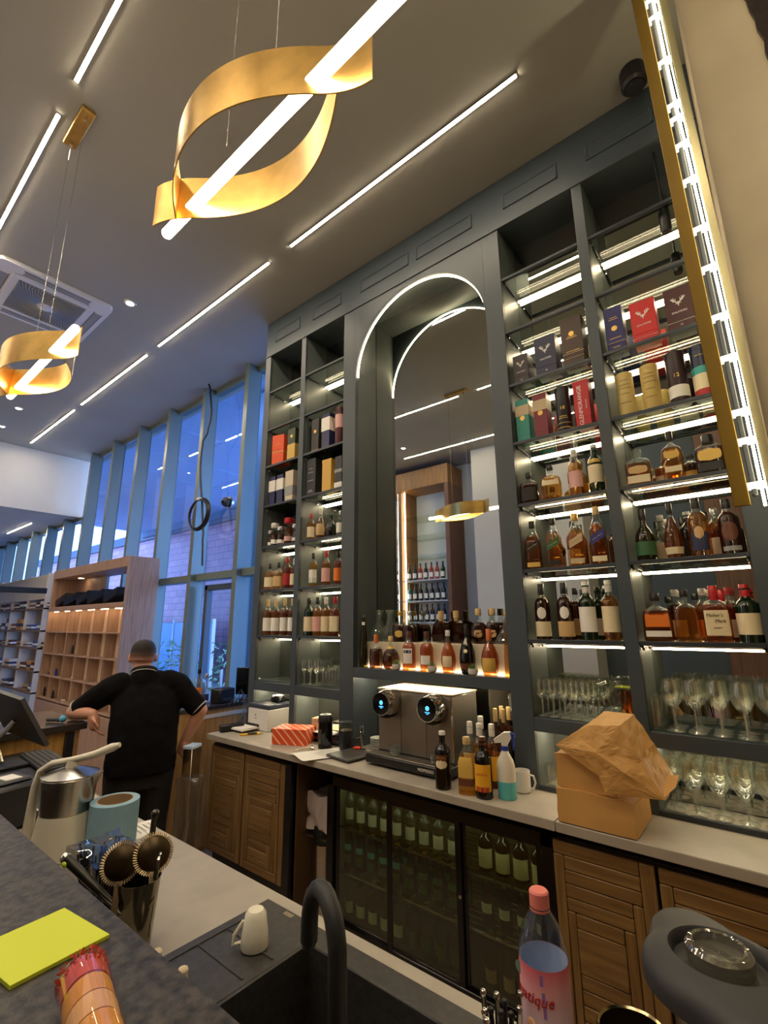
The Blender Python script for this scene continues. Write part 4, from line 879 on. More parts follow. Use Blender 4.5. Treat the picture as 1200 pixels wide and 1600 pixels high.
MB().lathe([(0, 0), (.034, 0), (.038, .005), (.038, .095), (.035, .095), (.034, .01), (0, .008)], 22, cap=False).obj('body', WHITE, t)
MB().tube([(.037, 0, .08), (.058, 0, .078), (.066, 0, .05), (.056, 0, .024), (.037, 0, .02)], .005, 8).obj('handle', WHITE, t)

# parcels
def crumple(x0, x1, y0, y1, z0, z1, n, amp, seed, skew=0, top=None):
    bm = bmesh.new(); bmesh.ops.create_cube(bm, size=1); bmesh.ops.subdivide_edges(bm, edges=bm.edges[:], cuts=n, use_grid_fill=True)
    rr = random.Random(seed)
    from mathutils import noise
    b = MB()
    for v in bm.verts:
        c = v.co; z = z0+(c.z+.5)*(z1-z0); p = Vector(((x0+x1)/2+c.x*(x1-x0)+skew*(c.z+.5), (y0+y1)/2+c.y*(y1-y0), z))
        k = noise.noise_vector(p*14+Vector((seed, 0, 0)))*amp + noise.noise_vector(p*40)*amp*.45
        if c.z < -.49: k.z = 0
        v.co = p+k
    bm.verts.index_update(); b.add([v.co[:] for v in bm.verts], [[q.index for q in f.verts] for f in bm.faces]); bm.free(); return b
t = thing('paper_parcel', 'lower brown paper wrapped parcel on the back counter at right', 'parcel', (1.585, -.165, CZ))
crumple(-.142, .148, -.155, .13, .004, .128, 5, .006, 1).obj('wrapping', KRAFT, t, ang=60)
MB().prism([(.149, -.13), (.155, -.02), (.151, .10)], .01, .115, 'xy').add([(.150, -.15, .01), (.153, -.02, .065), (.150, -.15, .12)], [(0, 1, 2)]).obj('end_fold', KRAFT, t)
t = thing('paper_parcel', 'upper brown paper parcel stacked on the lower one', 'parcel', (1.57, -.165, 1.03))
crumple(-.128, .11, -.14, .12, .0, .125, 5, .009, 5).obj('wrapping', KRAFT, t, ang=60)
t = thing('paper_bag', 'crumpled brown paper bag lying slanted on top of the parcels', 'bag', (1.65, -.17, 1.08))
# folded flat bag: a wedge from high back left to low front right
bag = [(-.19, -.165, .115), (-.05, -.155, .205), (.065, -.14, .215), (.13, -.15, .10), (.20, -.17, -.015), (.0, -.185, -.025), (-.02, -.18, .03)]
bk = [(-.17, .06, .125), (-.05, .09, .225), (.07, .09, .225), (.15, .05, .11), (.215, .0, .02), (.05, .06, .03), (.0, .06, .05)]
bb = MB(); bb.add(bag+bk+[(-.02, -.19, .115), (.08, -.195, .06)], [(0, 14, 1), (1, 14, 2), (2, 14, 3), (14, 15, 3), (3, 15, 4), (4, 15, 5), (5, 15, 6), (6, 15, 14), (6, 14, 0)]+[(i, (i+1) % 7, 7+(i+1) % 7, 7+i)[::-1] for i in range(7)]+[tuple(range(7, 14))[::-1]])
bo = bb.obj('bag_body', KRAFT, t, smooth=False)
sb = bo.modifiers.new('sub', 'SUBSURF'); sb.levels = 3; sb.render_levels = 3; sb.subdivision_type = 'SIMPLE'
tx = bpy.data.textures.new('crumple', 'CLOUDS'); tx.noise_scale = .05
dm = bo.modifiers.new('crumple', 'DISPLACE'); dm.texture = tx; dm.strength = .018; dm.mid_level = .5; dm.texture_coords = 'LOCAL'
MB().add([(.19, -.17, -.012), (.235, -.15, .03), (.245, -.11, .065), (.20, -.10, .05)], [(0, 1, 2, 3)]).obj('torn_corner', KRAFT, t)

# ================================================================ LEFT PART OF THE COUNTER
pr = thing('printer', 'white laser printer with dark top at the left end of the back counter', 'printer', (-1.0, .06, CZ), .0)
MB().bbox(-.10, .16, -.09, .16, .0, .155, .006).obj('body', WHITE, pr)
MB().bbox(-.10, .16, -.09, .16, .155, .19, .008).obj('top_cover', mat('printer_blue_grey', (56, 62, 78), .4), pr)
MB().bbox(-.07, .12, -.05, .12, .186, .193, .003).obj('output_recess', BLACK, pr)
MB().bbox(-.09, .05, -.094, -.085, .02, .045, .002).obj('paper_slot', BLACK, pr)
MB().bbox(-.12, .05, -.24, -.085, .016, .024, .002).obj('paper_tray', WHITE, pr)
MB().bbox(-.11, .04, -.235, -.1, .024, .030, .001).obj('paper_sheets', PAPER, pr)
MB().prism([(.0, .10), (.006, .108), (.0, .118), (-.006, .108)], -.0925, -.089, 'xz').box(-.012, .014, -.0922, -.089, .084, .089).obj('front_mark', mat('mark_grey', (120, 122, 130), .5), pr)
t = thing('scanner', 'small black barcode scanner lying on top of the white printer', 'scanner', (-.93, .12, 1.093))
MB().bbox(-.05, .05, -.03, .05, 0, .045, .01).obj('body', BLACK, t); MB().bbox(-.02, .045, -.035, .03, .045, .052, .002).obj('paper_strip', PAPER, t); MB().tube([(.05, 0, .02), (.08, -.02, .05), (.10, -.06, .02), (.09, -.08, .004)], .004, 6).obj('cable', BLACK, t)
gbx = thing('gift_box', 'orange red diagonally striped gift box on the back counter', 'box', (-.455, -.105, CZ), .42)
RD = bpy.data.materials.new('striped_wrap'); RD.use_nodes = True; n_ = RD.node_tree; bs = n_.nodes['Principled BSDF']
tc = n_.nodes.new('ShaderNodeTexCoord'); wv = n_.nodes.new('ShaderNodeTexWave'); wv.wave_type = 'BANDS'; wv.bands_direction = 'DIAGONAL'; wv.inputs['Scale'].default_value = 11; rp = n_.nodes.new('ShaderNodeValToRGB')
rp.color_ramp.interpolation = 'CONSTANT'; rp.color_ramp.elements[0].color = lin((226, 84, 44))+(1,); rp.color_ramp.elements[1].position = .86; rp.color_ramp.elements[1].color = lin((250, 190, 150))+(1,)
n_.links.new(tc.outputs['Object'], wv.inputs[0]); n_.links.new(wv.outputs['Fac'], rp.inputs[0]); n_.links.new(rp.outputs[0], bs.inputs[0]); bs.inputs['Roughness'].default_value = .5
MB().bbox(-.125, .125, -.085, .085, 0, .10, .003).obj('wrapped_box', RD, gbx)
MB().bbox(-.03, .125, -.0865, -.084, .0, .10, .0005).obj('wrap_flap', RD, gbx)
t = thing('folder_stack', 'dark folders with white papers on top in the second bay', 'papers', (-.31, .10, CZ))
for k in range(4): MB().bbox(-.17+.006*k, .15, -.10+.004*k, .10, .016*k, .016*k+.014, .002).obj('folder', [mat('folder_purple', (66, 40, 70), .6), mat('folder_red', (120, 44, 50), .6), DGREY, mat('folder_purple', (66, 40, 70), .6)][k], t)
MB().bbox(-.19, .14, -.12, .09, .064, .068, .001).obj('paper', PAPER, t); MB().add([(-.05, -.1, .069), (.14, -.08, .073), (.12, .10, .10), (-.06, .09, .08)], [(0, 1, 2, 3)]).obj('paper', PAPER, t); MB().add([(.02, -.05, .08), (.15, -.06, .086), (.15, .10, .125), (.03, .10, .10)], [(0, 1, 2, 3)]).obj('paper', CREAM, t)
t = thing('wooden_box', 'small pale wooden box on the white papers', 'box', (-.375, .06, CZ+.0685), .2)
MB().bbox(-.045, .045, -.035, .035, 0, .075, .002).obj('box', mat('pale_wood', (206, 180, 140), .6), t); MB().box(-.046, .046, -.036, .036, .054, .056).obj('lid_seam', DGREY, t)
t = thing('vacuum_flask', 'tall black vacuum flask with rounded lid beside the striped box', 'flask', (-.178, -.075, CZ))
MB().lathe([(0, 0), (.046, 0), (.048, .006), (.048, .16)], 24).obj('body', BLACKG, t); MB().lathe([(.049, .162), (.049, .185), (.038, .205), (.0, .212)], 24).obj('lid', BLACK, t); MB().box(-.012, .012, -.0495, -.046, .03, .12).obj('sight_strip', mat('smoke', (70, 66, 64), .2), t)
t = thing('coffee_grinder', 'black coffee grinder with clear top next to the vacuum flask', 'grinder', (-.022, -.04, CZ))
MB().lathe([(0, 0), (.041, 0), (.042, .006), (.042, .12), (.04, .124)], 22).obj('body', BLACK, t); MB().lathe([(.040, .126), (.040, .155)], 22, cap=False).obj('clear_cup', GLSC, t); MB().lathe([(.042, .155), (.042, .172), (0, .174)], 22).obj('lid', DGREY, t); MB().lathe([(.0425, .122), (.0435, .124), (.0435, .132), (.0425, .134)], 22, cap=False).obj('band', STEEL, t)
t = thing('menu_sheet', 'white printed menu sheet hanging over the counter front edge', 'paper', (.0, -.22, CZ), 0)
MB().grid(lambda u, v: (-.19+.2*u-.16*(v-.5)*-.55+.07*v, -.11+.30*v-.05*u, .003+.006*sin(6*u+v)+.004*(1-v)), 8, 8).obj('sheet', PAPER, t)
for k in range(6): MB().box(-.10, .02, -.03+.024*k, -.026+.024*k, .0135, .0138).obj('print_line', lmat('grey'), t)
t = thing('kitchen_scale', 'flat dark grey kitchen scale on the back counter', 'scale', (.11, -.13, CZ), -.12)
MB().bbox(-.105, .105, -.115, .105, .006, .020, .004).obj('plate', mat('scale_grey', (66, 64, 62), .35), t)
for q in ((-.08, -.09), (.08, -.09), (-.08, .08), (.08, .08)): MB().lathe([(0, 0), (.008, 0), (.008, .006)], 10, c=(q[0], q[1], 0)).obj('foot', BLACK, t)
t = thing('saucer_stack', 'stack of white saucers left of the coffee machine', 'saucers', (.115, .12, CZ))
for k in range(7): MB().lathe([(0, .002), (.03, .001), (.05, .008), (.052, .010), (.05, .011), (.03, .006), (0, .006)], 24, c=(.001*(k % 2), 0, .0095*k), cap=False).obj('saucer', WHITE, t)
t = thing('corkscrew_stand', 'chrome lever corkscrew standing near the saucers', 'corkscrew', (.06, .02, CZ))
MB().lathe([(0, 0), (.03, 0), (.03, .006), (.008, .012), (.008, .10), (0, .102)], 16).obj('stem', CHROME, t); MB().tube([(-.06, -.02, .07), (0, 0, .085), (.012, .0, .09)], .009, 8).obj('lever', CHROME, t); MB().tube([(.016*cos(a), 0, .125+.022*sin(a)) for a in [2*pi*i/14 for i in range(14)]], .003, 6, True).obj('ring', CHROME, t)
t = thing('stamp', 'small red topped box beside the corkscrew', 'box', (.068, -.03, CZ), .3)
MB().bbox(-.03, .03, -.02, .02, 0, .02, .003).obj('base', BLACK, t); MB().bbox(-.022, .022, -.014, .014, .02, .032, .003).obj('top', mat('stamp_red', (226, 60, 30), .4), t)
t = thing('box_cutter', 'yellow and black box cutter on the counter before the printer', 'cutter', (-.88, -.16, CZ), 1.0)
MB().bbox(-.075, .075, -.010, .010, 0, .014, .004).obj('handle', mat('cutter_yellow', (226, 180, 40), .4), t); MB().bbox(-.02, .05, -.0108, .0108, .004, .0148, .002).obj('grip', BLACK, t); MB().box(.075, .095, -.006, .006, .005, .007).obj('blade', STEEL, t)
t = thing('spoon', 'small steel spoon lying before the striped box', 'spoon', (-.24, -.19, CZ), 1.1)
MB().tube([(-.06, 0, .004), (.03, 0, .008)], .003, 6).ball((.045, 0, .008), .016, 10, sc=(1.3, 1, .25)).obj('spoon_body', CHROME, t)
t = thing('power_strip', 'black power strip with tangled cables at the left end of the counter', 'power strip', (-1.115, -.16, CZ), 1.3)
MB().bbox(-.09, .09, -.025, .025, 0, .05, .006).obj('housing', BLACK, t)
for k in range(3): MB().lathe([(.014, .05), (.014, .0515), (0, .0515)], 14, c=(-.05+.05*k, 0, 0)).obj('socket', DGREY, t)
t = thing('cable_bundle', 'looped dark cables running from the ledge to the power strip', 'cable', (-1.2, -.02, .95))
for k in range(4):
    a = .05*k; MB().tube([(-.14, .12-a, .10), (-.06-a*.3, .06, .17+a*.3), (.02, .0+a*.4, .06), (.05+a*.4, -.06, -.02+.02*k), (.09, -.10+a*.3, .01)], .0035, 6).obj('cable', mat('cable_grey', (60, 58, 56), .5), t)

# ================================================================ FRIDGE AND OPEN BAY CONTENTS
FBN = {}
def fb(x, y, z, h, d, prof, body, cap, lab, grp, labels=()):
    rw = 'back' if y > -.12 else 'front'; k_ = FBN[(grp, rw)] = FBN.get((grp, rw), -1)+1
    lab = '%s, %s%s' % (lab, ORD[k_], ' at back' if rw == 'back' else '')
    bottle(lab, x, y, z, h, d, prof, body, .85, cap, (.90, 1), labels=labels, group=grp, n=14, rz=0)
for i in range(14):
    x = .135+i*.088
    if abs(x-.53) < .03 or abs(x-.945) < .03: continue
    col = 0 if x < .53 else (1 if x < .945 else 2)
    dn = ['left', 'middle', 'right'][col]
    if col < 2:
        fb(x, -.155, .558, .20, .062, 'wine', 'clear', 'white', 'white labelled clear bottle, top fridge shelf, %s door' % dn, 'top fridge shelf, %s door' % dn, ((.12, .42, 70, 'white'),))
        for r_ in range(2):
            fb(x+.02*r_, -.165+r_*.075, .333, .205, .060, 'beer', 'green', 'gold', 'gold capped green bottle, middle fridge shelf, %s door' % dn, 'green bottles, middle fridge shelf, %s door' % dn, ((.46, .60, 60, 'teal' if col == 0 else 'green'), (.15, .36, 60, 'green')))
        fb(x, -.15, .093, .225, .068, 'wine', 'clear' if col == 0 else 'green', 'silver' if col == 0 else 'gold', '%s bottle, bottom fridge shelf, %s door' % ('clear pale labelled' if col == 0 else 'green foil topped', dn), 'bottom fridge shelf, %s door' % dn, ((.1, .34, 60, 'white' if col == 0 else 'green'),))
    else:
        fb(x, -.155, .558, .21, .070, 'wine', 'black', 'black', 'dark wine bottle, cream label, top fridge shelf, right door', 'dark wine bottles, top fridge shelf', ((.08, .46, 80, 'cream'),))
        fb(x, -.16, .333, .195, .058, 'beer', 'dark', 'silver', 'small dark bottle, middle fridge shelf, right door', 'small dark bottles, middle fridge shelf', ((.3, .5, 60, 'white'),))
        fb(x, -.15, .093, .21, .06, 'beer', 'brown', 'gold', 'brown bottle, bottom fridge shelf, right door', 'brown bottles, bottom fridge shelf', ((.12, .36, 60, 'tan'),))
t = thing('bin', 'slim brushed steel pedal bin standing in the open bay', 'bin', (-.16, -.07, 0))
MB().lathe([(0, 0), (.075, 0), (.08, .01), (.08, .36)], 26).obj('drum', STEEL, t); MB().lathe([(.081, .36), (.081, .44), (.078, .46), (.07, .462), (.07, .40)], 26, cap=False).obj('bin_collar', BLACK, t)
MB().lathe([(.070, .40), (0, .40)], 20, cap=False).obj('inner', BLACK, t); MB().bbox(-.02, .02, -.11, -.07, .01, .02, .003).obj('pedal', CHROME, t)
t = thing('plastic_bag', 'crumpled translucent plastic bag stuffed in the bin top', 'bag', (-.15, -.07, .47))
crumple(-.095, .10, -.08, .08, -.03, .17, 5, .03, 8).obj('bag_film', mat('bag_plastic', (196, 184, 178), .35), t, ang=70)
t = thing('cardboard_box', 'upper plain cardboard box in the open bay beside the fridge', 'box', (.0, .0, .30)); MB().bbox(-.05, .05, -.16, .16, 0, .25, .004).obj('box', mat('cardboard', (190, 130, 76), .7), t); MB().box(-.051, .051, -.161, .0, .12, .125).obj('tape', mat('tape', (170, 120, 70), .3), t)
t = thing('cardboard_box', 'lower plain cardboard box in the open bay beside the fridge', 'box', (.0, .0, 0)); MB().bbox(-.052, .05, -.165, .16, 0, .298, .004).obj('box', mat('cardboard', (190, 130, 76), .7), t); MB().box(-.053, .051, -.166, .0, .15, .155).obj('tape', mat('tape', (170, 120, 70), .3), t)
# ================================================================ FRONT COUNTER
pen = thing('sink_worktop', 'lower grey worktop with the black sink behind the raised stone bar', 'worktop', (.9, -1.78, .86))
b = MB()
for x0, x1, y0, y1 in ((-2.1, .07, -.42, .413), (.85, 2.1, -.42, .413), (.07, .85, .37, .413), (.07, .85, -.42, -.12)): b.box(x0, x1, y0, y1, 0, .04)
b.obj('slab', STONE, pen)
MB().box(-2.08, 2.1, .36, .39, -.86, -.002).box(-2.08, -2.05, -.4, .39, -.86, -.002).obj('front_panel', OAKP, pen)
sk = thing('sink', 'black composite sink with a ribbed drainboard on the worktop', 'sink', (1.36, -1.655, .9))
SKM = mat('sink_black', (44, 43, 42), .42, noise=.3, scale=60, c2=(58, 56, 54))
X0, X1, Y0, Y1 = -.392, .392, -.245, .245
b = MB(); b.bbox(X0, -.155, Y0, Y1, -.004, .006, .002).bbox(-.155, X1, .182, Y1, -.004, .006, .002).bbox(-.155, X1, Y0, -.195, -.004, .006, .002).bbox(.345, X1, Y0, Y1, -.004, .006, .002)
b.obj('rim', SKM, sk)
b = MB(); b.box(-.157, -.147, -.2, .19, -.2, .004).box(.345, .355, -.2, .19, -.2, .004).box(-.15, .35, .18, .19, -.2, .004).box(-.15, .35, -.205, -.195, -.2, .004).box(-.15, .35, -.2, .19, -.21, -.2)
b.obj('basin', SKM, sk)
for k in range(4): MB().bbox(-.36, -.17, -.17+.085*k, -.164+.085*k, .0055, .0085, .001).obj('drain_rib', SKM, sk)
MB().bbox(-.375, -.36, -.20, .20, .0055, .009, .001).obj('raised_edge', SKM, sk)
MB().bbox(-.30, -.265, .222, .236, .0058, .0068, .0004).obj('metal_badge', STEEL, sk)
MB().lathe([(0, -.199), (.035, -.199), (.04, -.197)], 18, c=(.1, 0, 0), cap=False).obj('drain', CHROME, sk)
t = thing('faucet', 'matt black gooseneck faucet over the sink', 'faucet', (1.635, -1.80, .906))
FB = mat('faucet_black', (30, 30, 31), .5)
pts = [(0, 0, 0), (0, 0, .14), (-.001, -.001, .24)]
for k in range(1, 13):
    a = pi*k/12; pts.append((-.0575*(1-cos(a)), .022*(1-cos(a))-.002, .262+.075*sin(a)))
pts.append((-.115, .042, .235))
MB().tube(pts, .0155, 14).obj('spout', FB, t); MB().lathe([(.026, 0), (.026, .03), (.018, .05)], 18).obj('base', FB, t); MB().tube([(.02, 0, .03), (.055, .01, .05)], .008, 8).obj('handle', FB, t); MB().lathe([(.0125, .228), (.0125, .234)], 12, c=(-.115, .042, 0)).obj('aerator', DGREY, t)
t = thing('espresso_cup', 'small white cup standing upside down on the drainboard', 'cup', (1.118, -1.569, .909), .9)
MB().lathe([(.034, 0), (.035, .003), (.033, .03), (.026, .072), (.019, .08), (.0, .081)], 26).obj('body', mat('cup_white', (232, 226, 206), .25), t)
MB().tube([(-.033, 0, .012), (-.053, 0, .010), (-.05, 0, .03), (-.029, 0, .058)], .0045, 8).obj('handle', mat('cup_white', (232, 226, 206), .25), t)

st = thing('stone_bar_top', 'raised dark stone bar top in the left foreground', 'bar', (.6, -2.2, 1.06))
MB().bbox(-2.5, 2.4, -.40, .298, 0, .04, .003).obj('slab', GRAN, st)
MB().box(-2.45, 2.3, -.2, -.12, -1.06, -.001).obj('bar_wall', OAKP, st)
rc = thing('bar_return', 'oak clad bar return with dark top where the man leans', 'bar', (-1.56, -1.49, 0))
MB().bbox(-.34, .33, -.40, .35, 1.06, 1.10, .003).obj('top', mat('dark_top', (52, 46, 44), .25), rc)
MB().box(-.31, .29, -.38, .32, .02, 1.06).obj('carcass', OAKP, rc)
for k in range(3): MB().bbox(.290, .298, -.38+.235*k, -.148+.235*k, .03, 1.055, .002).obj('panel', OAKP, rc)
MB().bbox(.285, .32, .24, .29, .70, 1.05, .004).obj('black_bracket', BLACK, rc)
t = thing('vape_pen', 'small dark device with a blue tip lying on the bar return', 'device', (-1.37, -1.27, 1.101), .5)
MB().tube([(-.07, 0, .014), (.02, 0, .014)], .012, 8).obj('barrel', BLACK, t); MB().ball((.04, 0, .022), .021, 12).obj('tip', mat('tip_blue', (90, 170, 210), .2), t)

# -------------------------------------------------------- till
t = thing('till_monitor', 'dark tilted till monitor on a stand at the left edge', 'monitor', (-.95, -1.62, .98), 0)
n_ = MB(); P = [(-.10, -.06, .385), (.06, .025, .345), (.10, .155, .105), (-.03, -.0, .175)]
def slab(P, th):
    q = [Vector(p) for p in P]; nn = (q[1]-q[0]).cross(q[3]-q[0]).normalized()*th
    return q+[p-nn for p in q], [(0, 1, 2, 3), (7, 6, 5, 4), (0, 4, 5, 1), (1, 5, 6, 2), (2, 6, 7, 3), (3, 7, 4, 0)]
n_.add(*slab([(-.26, -.075, .40), (.055, .03, .345), (.125, .155, .105), (-.19, .05, .16)], .022)); n_.obj('screen', mat('monitor_dark', (46, 44, 44), .35), t)
n_ = MB(); n_.add(*slab([(-.235, -.062, .386), (.04, .032, .338), (.10, .143, .125), (-.175, .049, .172)], -.002)); n_.obj('display_glass', BLACKG, t)
MB().tube([(-.05, .03, .22), (-.10, -.03, .12), (-.06, .0, .02)], .014, 8).obj('stand_arm', STEEL, t); MB().bbox(-.16, .06, -.10, .10, 0, .016, .004).obj('stand_base', BLACK, t)
t = thing('cash_drawer', 'black cash drawer under the keyboard at left', 'drawer', (-.95, -1.56, .9)); MB().bbox(-.32, .30, -.22, .18, 0, .08, .004).obj('body', BLACK, t); MB().bbox(-.30, .28, .176, .186, .01, .07, .002).obj('drawer_front', DGREY, t); MB().lathe([(.008, .184), (.008, .19), (0, .19)], 10, ax='y', c=(.2, 0, .04)).obj('lock', CHROME, t)
t = thing('keyboard', 'dark keyboard on the cash drawer in front of the till monitor', 'keyboard', (-.88, -1.45, .984), -.05)
MB().bbox(-.24, .20, -.07, .07, 0, .018, .004).obj('case', DGREY, t)
kb = MB()
for i in range(16):
    for j in range(5): kb.bbox(-.225+i*.026, -.202+i*.026, -.058+j*.024, -.037+j*.024, .018, .025, .002)
kb.obj('keys', mat('key_grey', (66, 62, 58), .5), t)['kind'] = 'stuff'
t = thing('receipt_printer', 'black receipt printer at the left edge behind the stone bar', 'printer', (-.27, -1.75, .9), .2)
MB().bbox(-.16, .05, -.09, .09, 0, .17, .015).obj('body', BLACK, t); MB().bbox(-.13, .02, -.06, .06, .17, .182, .006).obj('cover', DGREY, t); MB().bbox(-.08, .0, -.03, .03, .178, .186, .002).obj('paper_end', PAPER, t)
t = thing('paper_roll', 'small white paper roll standing behind the jug', 'paper roll', (-.27, -1.55, .9)); MB().lathe([(.012, .0), (.035, .0), (.035, .08), (.012, .08)], 22).obj('roll', PAPER, t); MB().lathe([(.012, .0805), (.006, .0805)], 14, cap=False).obj('core', CREAM, t)
for i, (x, y, a, l) in enumerate(((-.46, -1.70, .3, 'crumpled white receipt at the left edge on the lower worktop'), (-.30, -1.66, 1.2, 'curled white receipt beside the jug on the lower worktop'))):
    t = thing('receipt', l, 'paper', (x, y, .9), a)
    MB().grid(lambda u, v: (-.13+.26*u, -.08+.16*v, .012+.055*abs(sin(3.1*u+.8*i))+.018*sin(5*v+2*u)), 14, 6).obj('sheet', PAPER, t)
# jug
JC = mat('jug_cream', (214, 206, 186), .35)
t = thing('jug', 'cream and steel lever jug with a long curved handle in the left foreground', 'jug', (.14, -1.69, .9), .75)
MB().lathe([(0, 0), (.098, 0), (.102, .006), (.100, .03), (.084, .135), (.083, .14)], 32).obj('base_body', JC, t)
MB().lathe([(.0815, .14), (.0835, .142), (.090, .235), (.093, .255), (.088, .262), (0, .262)], 32).obj('steel_bowl', STEEL, t)
MB().lathe([(.092, .256), (.094, .262), (.05, .278), (.02, .286), (0, .288)], 32, cap=False).obj('steel_lid', STEEL, t)
MB().add([(.086, -.024, .262), (.086, .024, .262), (.118, 0, .270), (.087, 0, .205)], [(0, 2, 1), (0, 3, 2), (1, 2, 3)]).obj('spout', STEEL, t)
hp = [(-.118, 0, .0), (-.122, 0, .10), (-.120, 0, .22), (-.108, 0, .272), (-.07, 0, .297), (0, 0, .308), (.08, 0, .325), (.14, 0, .348), (.165, 0, .356)]
MB().tube(hp, [.026, .021, .016, .016, .015, .014, .017, .019, .011], 12, asp=.8).obj('lever_handle', JC, t)
MB().bbox(-.128, -.085, -.014, .014, .0, .03, .005).obj('handle_foot', JC, t); MB().lathe([(.022, .284), (.018, .305)], 14).obj('pivot', JC, t)
t = thing('paper_towel_roll', 'blue paper roll with cardboard core beside the jug', 'paper roll', (.262, -1.572, .9))
BLP = mat('blue_paper', (136, 172, 190), .8, noise=.06, scale=60)
MB().lathe([(.062, 0), (.082, 0), (.082, .168), (.062, .170)], 36, cap=False).obj('paper', BLP, t); MB().lathe([(.062, .001), (.058, .001), (.058, .170), (.062, .170)], 36, cap=False).obj('core', mat('core_card', (176, 150, 116), .8), t)
t = thing('receipt', 'printed white slip lying on the worktop right of the blue roll', 'paper', (.165, -1.40, .9005))
MB().grid(lambda u, v: (-.075+.14*u+.02*v, -.08+.13*v-.03*u, .002+.004*sin(3*u+2*v)), 8, 6).obj('sheet', PAPER, t)
for k in range(5): MB().box(-.03, .05, -.06+.02*k, -.056+.02*k, .0075, .0078).obj('print_line', lmat('grey'), t)
# tool shaker
t = thing('cocktail_shaker', 'steel shaker tin holding bar tools at the stone bar edge', 'shaker', (.885, -1.762, .9))
MB().lathe([(0, 0), (.036, 0), (.038, .004), (.050, .16), (.0515, .163), (.049, .162), (.037, .01), (0, .008)], 30, cap=False).obj('tin', mat('tin_steel', (120, 112, 96), .14, 1), t)
STR = mat('strainer_steel', (190, 168, 130), .3, 1); STRD = mat('strainer_dark', (74, 62, 46), .3, 1)
for i, (c, l) in enumerate((((-.035, -.035, .198), 'front'), ((.0, .03, .206), 'rear'))):
    s_ = thing('strainer', '%s round cocktail strainer with a coil rim in the shaker tin' % l, 'strainer', (.885+c[0], -1.762+c[1], .9+c[2]), 0)
    T = Vector((.78, -.5+.2*i, .42)).to_track_quat('Z', 'Y').to_matrix().to_4x4()
    m0 = MB(); m0.T = T; m0.lathe([(0, -.003), (.036, -.003), (.042, .0), (.036, .004), (0, .003)], 26).obj('plate', STRD, s_)
    m0 = MB(); m0.T = T
    m0.tube([((.044+.005*cos(k*2.1))*cos(2*pi*k/150), (.044+.005*cos(k*2.1))*sin(2*pi*k/150), .005*sin(k*2.1)) for k in range(150)], .0013, 4, True).obj('coil', STR, s_)
    m0 = MB(); m0.T = T; m0.bbox(-.008, .008, -.11, -.035, -.002, .002, .001).obj('handle', STR, s_)
t = thing('muddler', 'dark steel muddler handle rising from the shaker tin', 'bar tool', (.875, -1.745, .92)); MB().tube([(0, 0, 0), (-.045, .035, .255)], [.006, .008], 10).obj('rod', mat('dark_steel', (80, 74, 70), .25, .9), t); MB().ball((-.047, .037, .262), .0115, 12).obj('knob', mat('dark_steel', (80, 74, 70), .25, .9), t)
t = thing('bar_spoon', 'steel bar tongs standing at the right side of the shaker tin', 'bar tool', (.90, -1.745, .915)); MB().tube([(0, 0, 0), (.012, .01, .17), (.018, .014, .20), (.024, .008, .19), (.02, .004, .02)], .004, 8).obj('loop', STEEL, t)
t = thing('peeler', 'long dark peeler with a yellow green dot leaning in the shaker tin', 'bar tool', (.895, -1.80, 1.0)); MB().tube([(0, 0, 0), (-.09, -.045, .055), (-.165, -.085, .105)], [.006, .010, .012], 10).obj('handle', mat('peeler_dark', (44, 42, 36), .3, .5), t); MB().ball((-.168, -.087, .107), .0125, 12).obj('end_cap', CHROME, t); MB().ball((-.158, -.09, .0965), .009, 10, sc=(1.2, .8, .9)).obj('dot', mat('lime_dot', (190, 210, 50), .4), t); MB().tube([(0, -.006, .004), (-.09, -.053, .058)], .002, 5).obj('edge', CHROME, t)
t = thing('straw_bag', 'clear bag of short black straws behind the stone bar edge', 'straws', (.70, -1.77, .9))
rr = random.Random(4); g = MB()
for k in range(90):
    x, y = rr.uniform(-.10, .09), rr.uniform(-.05, .06); g.tube([(x*.6, y*.6, .02), (x+rr.uniform(-.02, .02), y+rr.uniform(-.02, .02), .155+rr.uniform(-.02, .025))], .003, 6)
g.obj('straws', BLACK, t)['kind'] = 'stuff'
crumple(-.105, .10, -.065, .07, .004, .185, 6, .012, 12).obj('bag_film', glass('bag_film', (232, 232, 236), .10, .8), t, ang=25)
# yellow pad
t = thing('notepad', 'lime yellow notepad on the dark stone bar top', 'notepad', (1.07, -2.035, 1.1), 0)
q = [(-.09, .067), (.082, .090), (.096, -.072), (-.076, -.095)]
MB().prism(q[::-1], .0005, .006).obj('pad', mat('lime_pad', (204, 214, 52), .7), t)
MB().prism([(x*.997, y*.997) for x, y in q[::-1]], .006, .0068).obj('top_sheet', mat('lime_sheet', (208, 218, 58), .7), t)
t = thing('umbrella_pack', 'clear sleeve of coral and yellow cocktail umbrellas on the stone bar', 'packet', (1.285, -2.043, 1.1), math.atan2(-.042, .177))
MB().lathe([(.031, .0), (.037, .02), (.038, .30)], 24, c=(0, 0, .038), ax='x', cap=False).obj('sleeve', glass('sleeve_film', (250, 240, 236), .10, .7), t)
MB().lathe([(.0, .004), (.029, .004), (.034, .015), (.034, .062), (0, .064)], 24, c=(0, 0, .038), ax='x').obj('coral_part', mat('coral_paper', (226, 98, 80), .7, noise=.2, scale=60), t)
for k in range(5): MB().lathe([(.0, .066+.045*k), (.033, .066+.045*k), (.034, .078+.045*k), (.033, .108+.045*k), (0, .108+.045*k)], 24, c=(0, 0, .038), ax='x').obj('yellow_paper', mat(['amber_paper', 'peach_paper'][k % 2], [(232, 170, 60), (236, 190, 120)][k % 2], .7), t)
g = MB(); rr = random.Random(9)
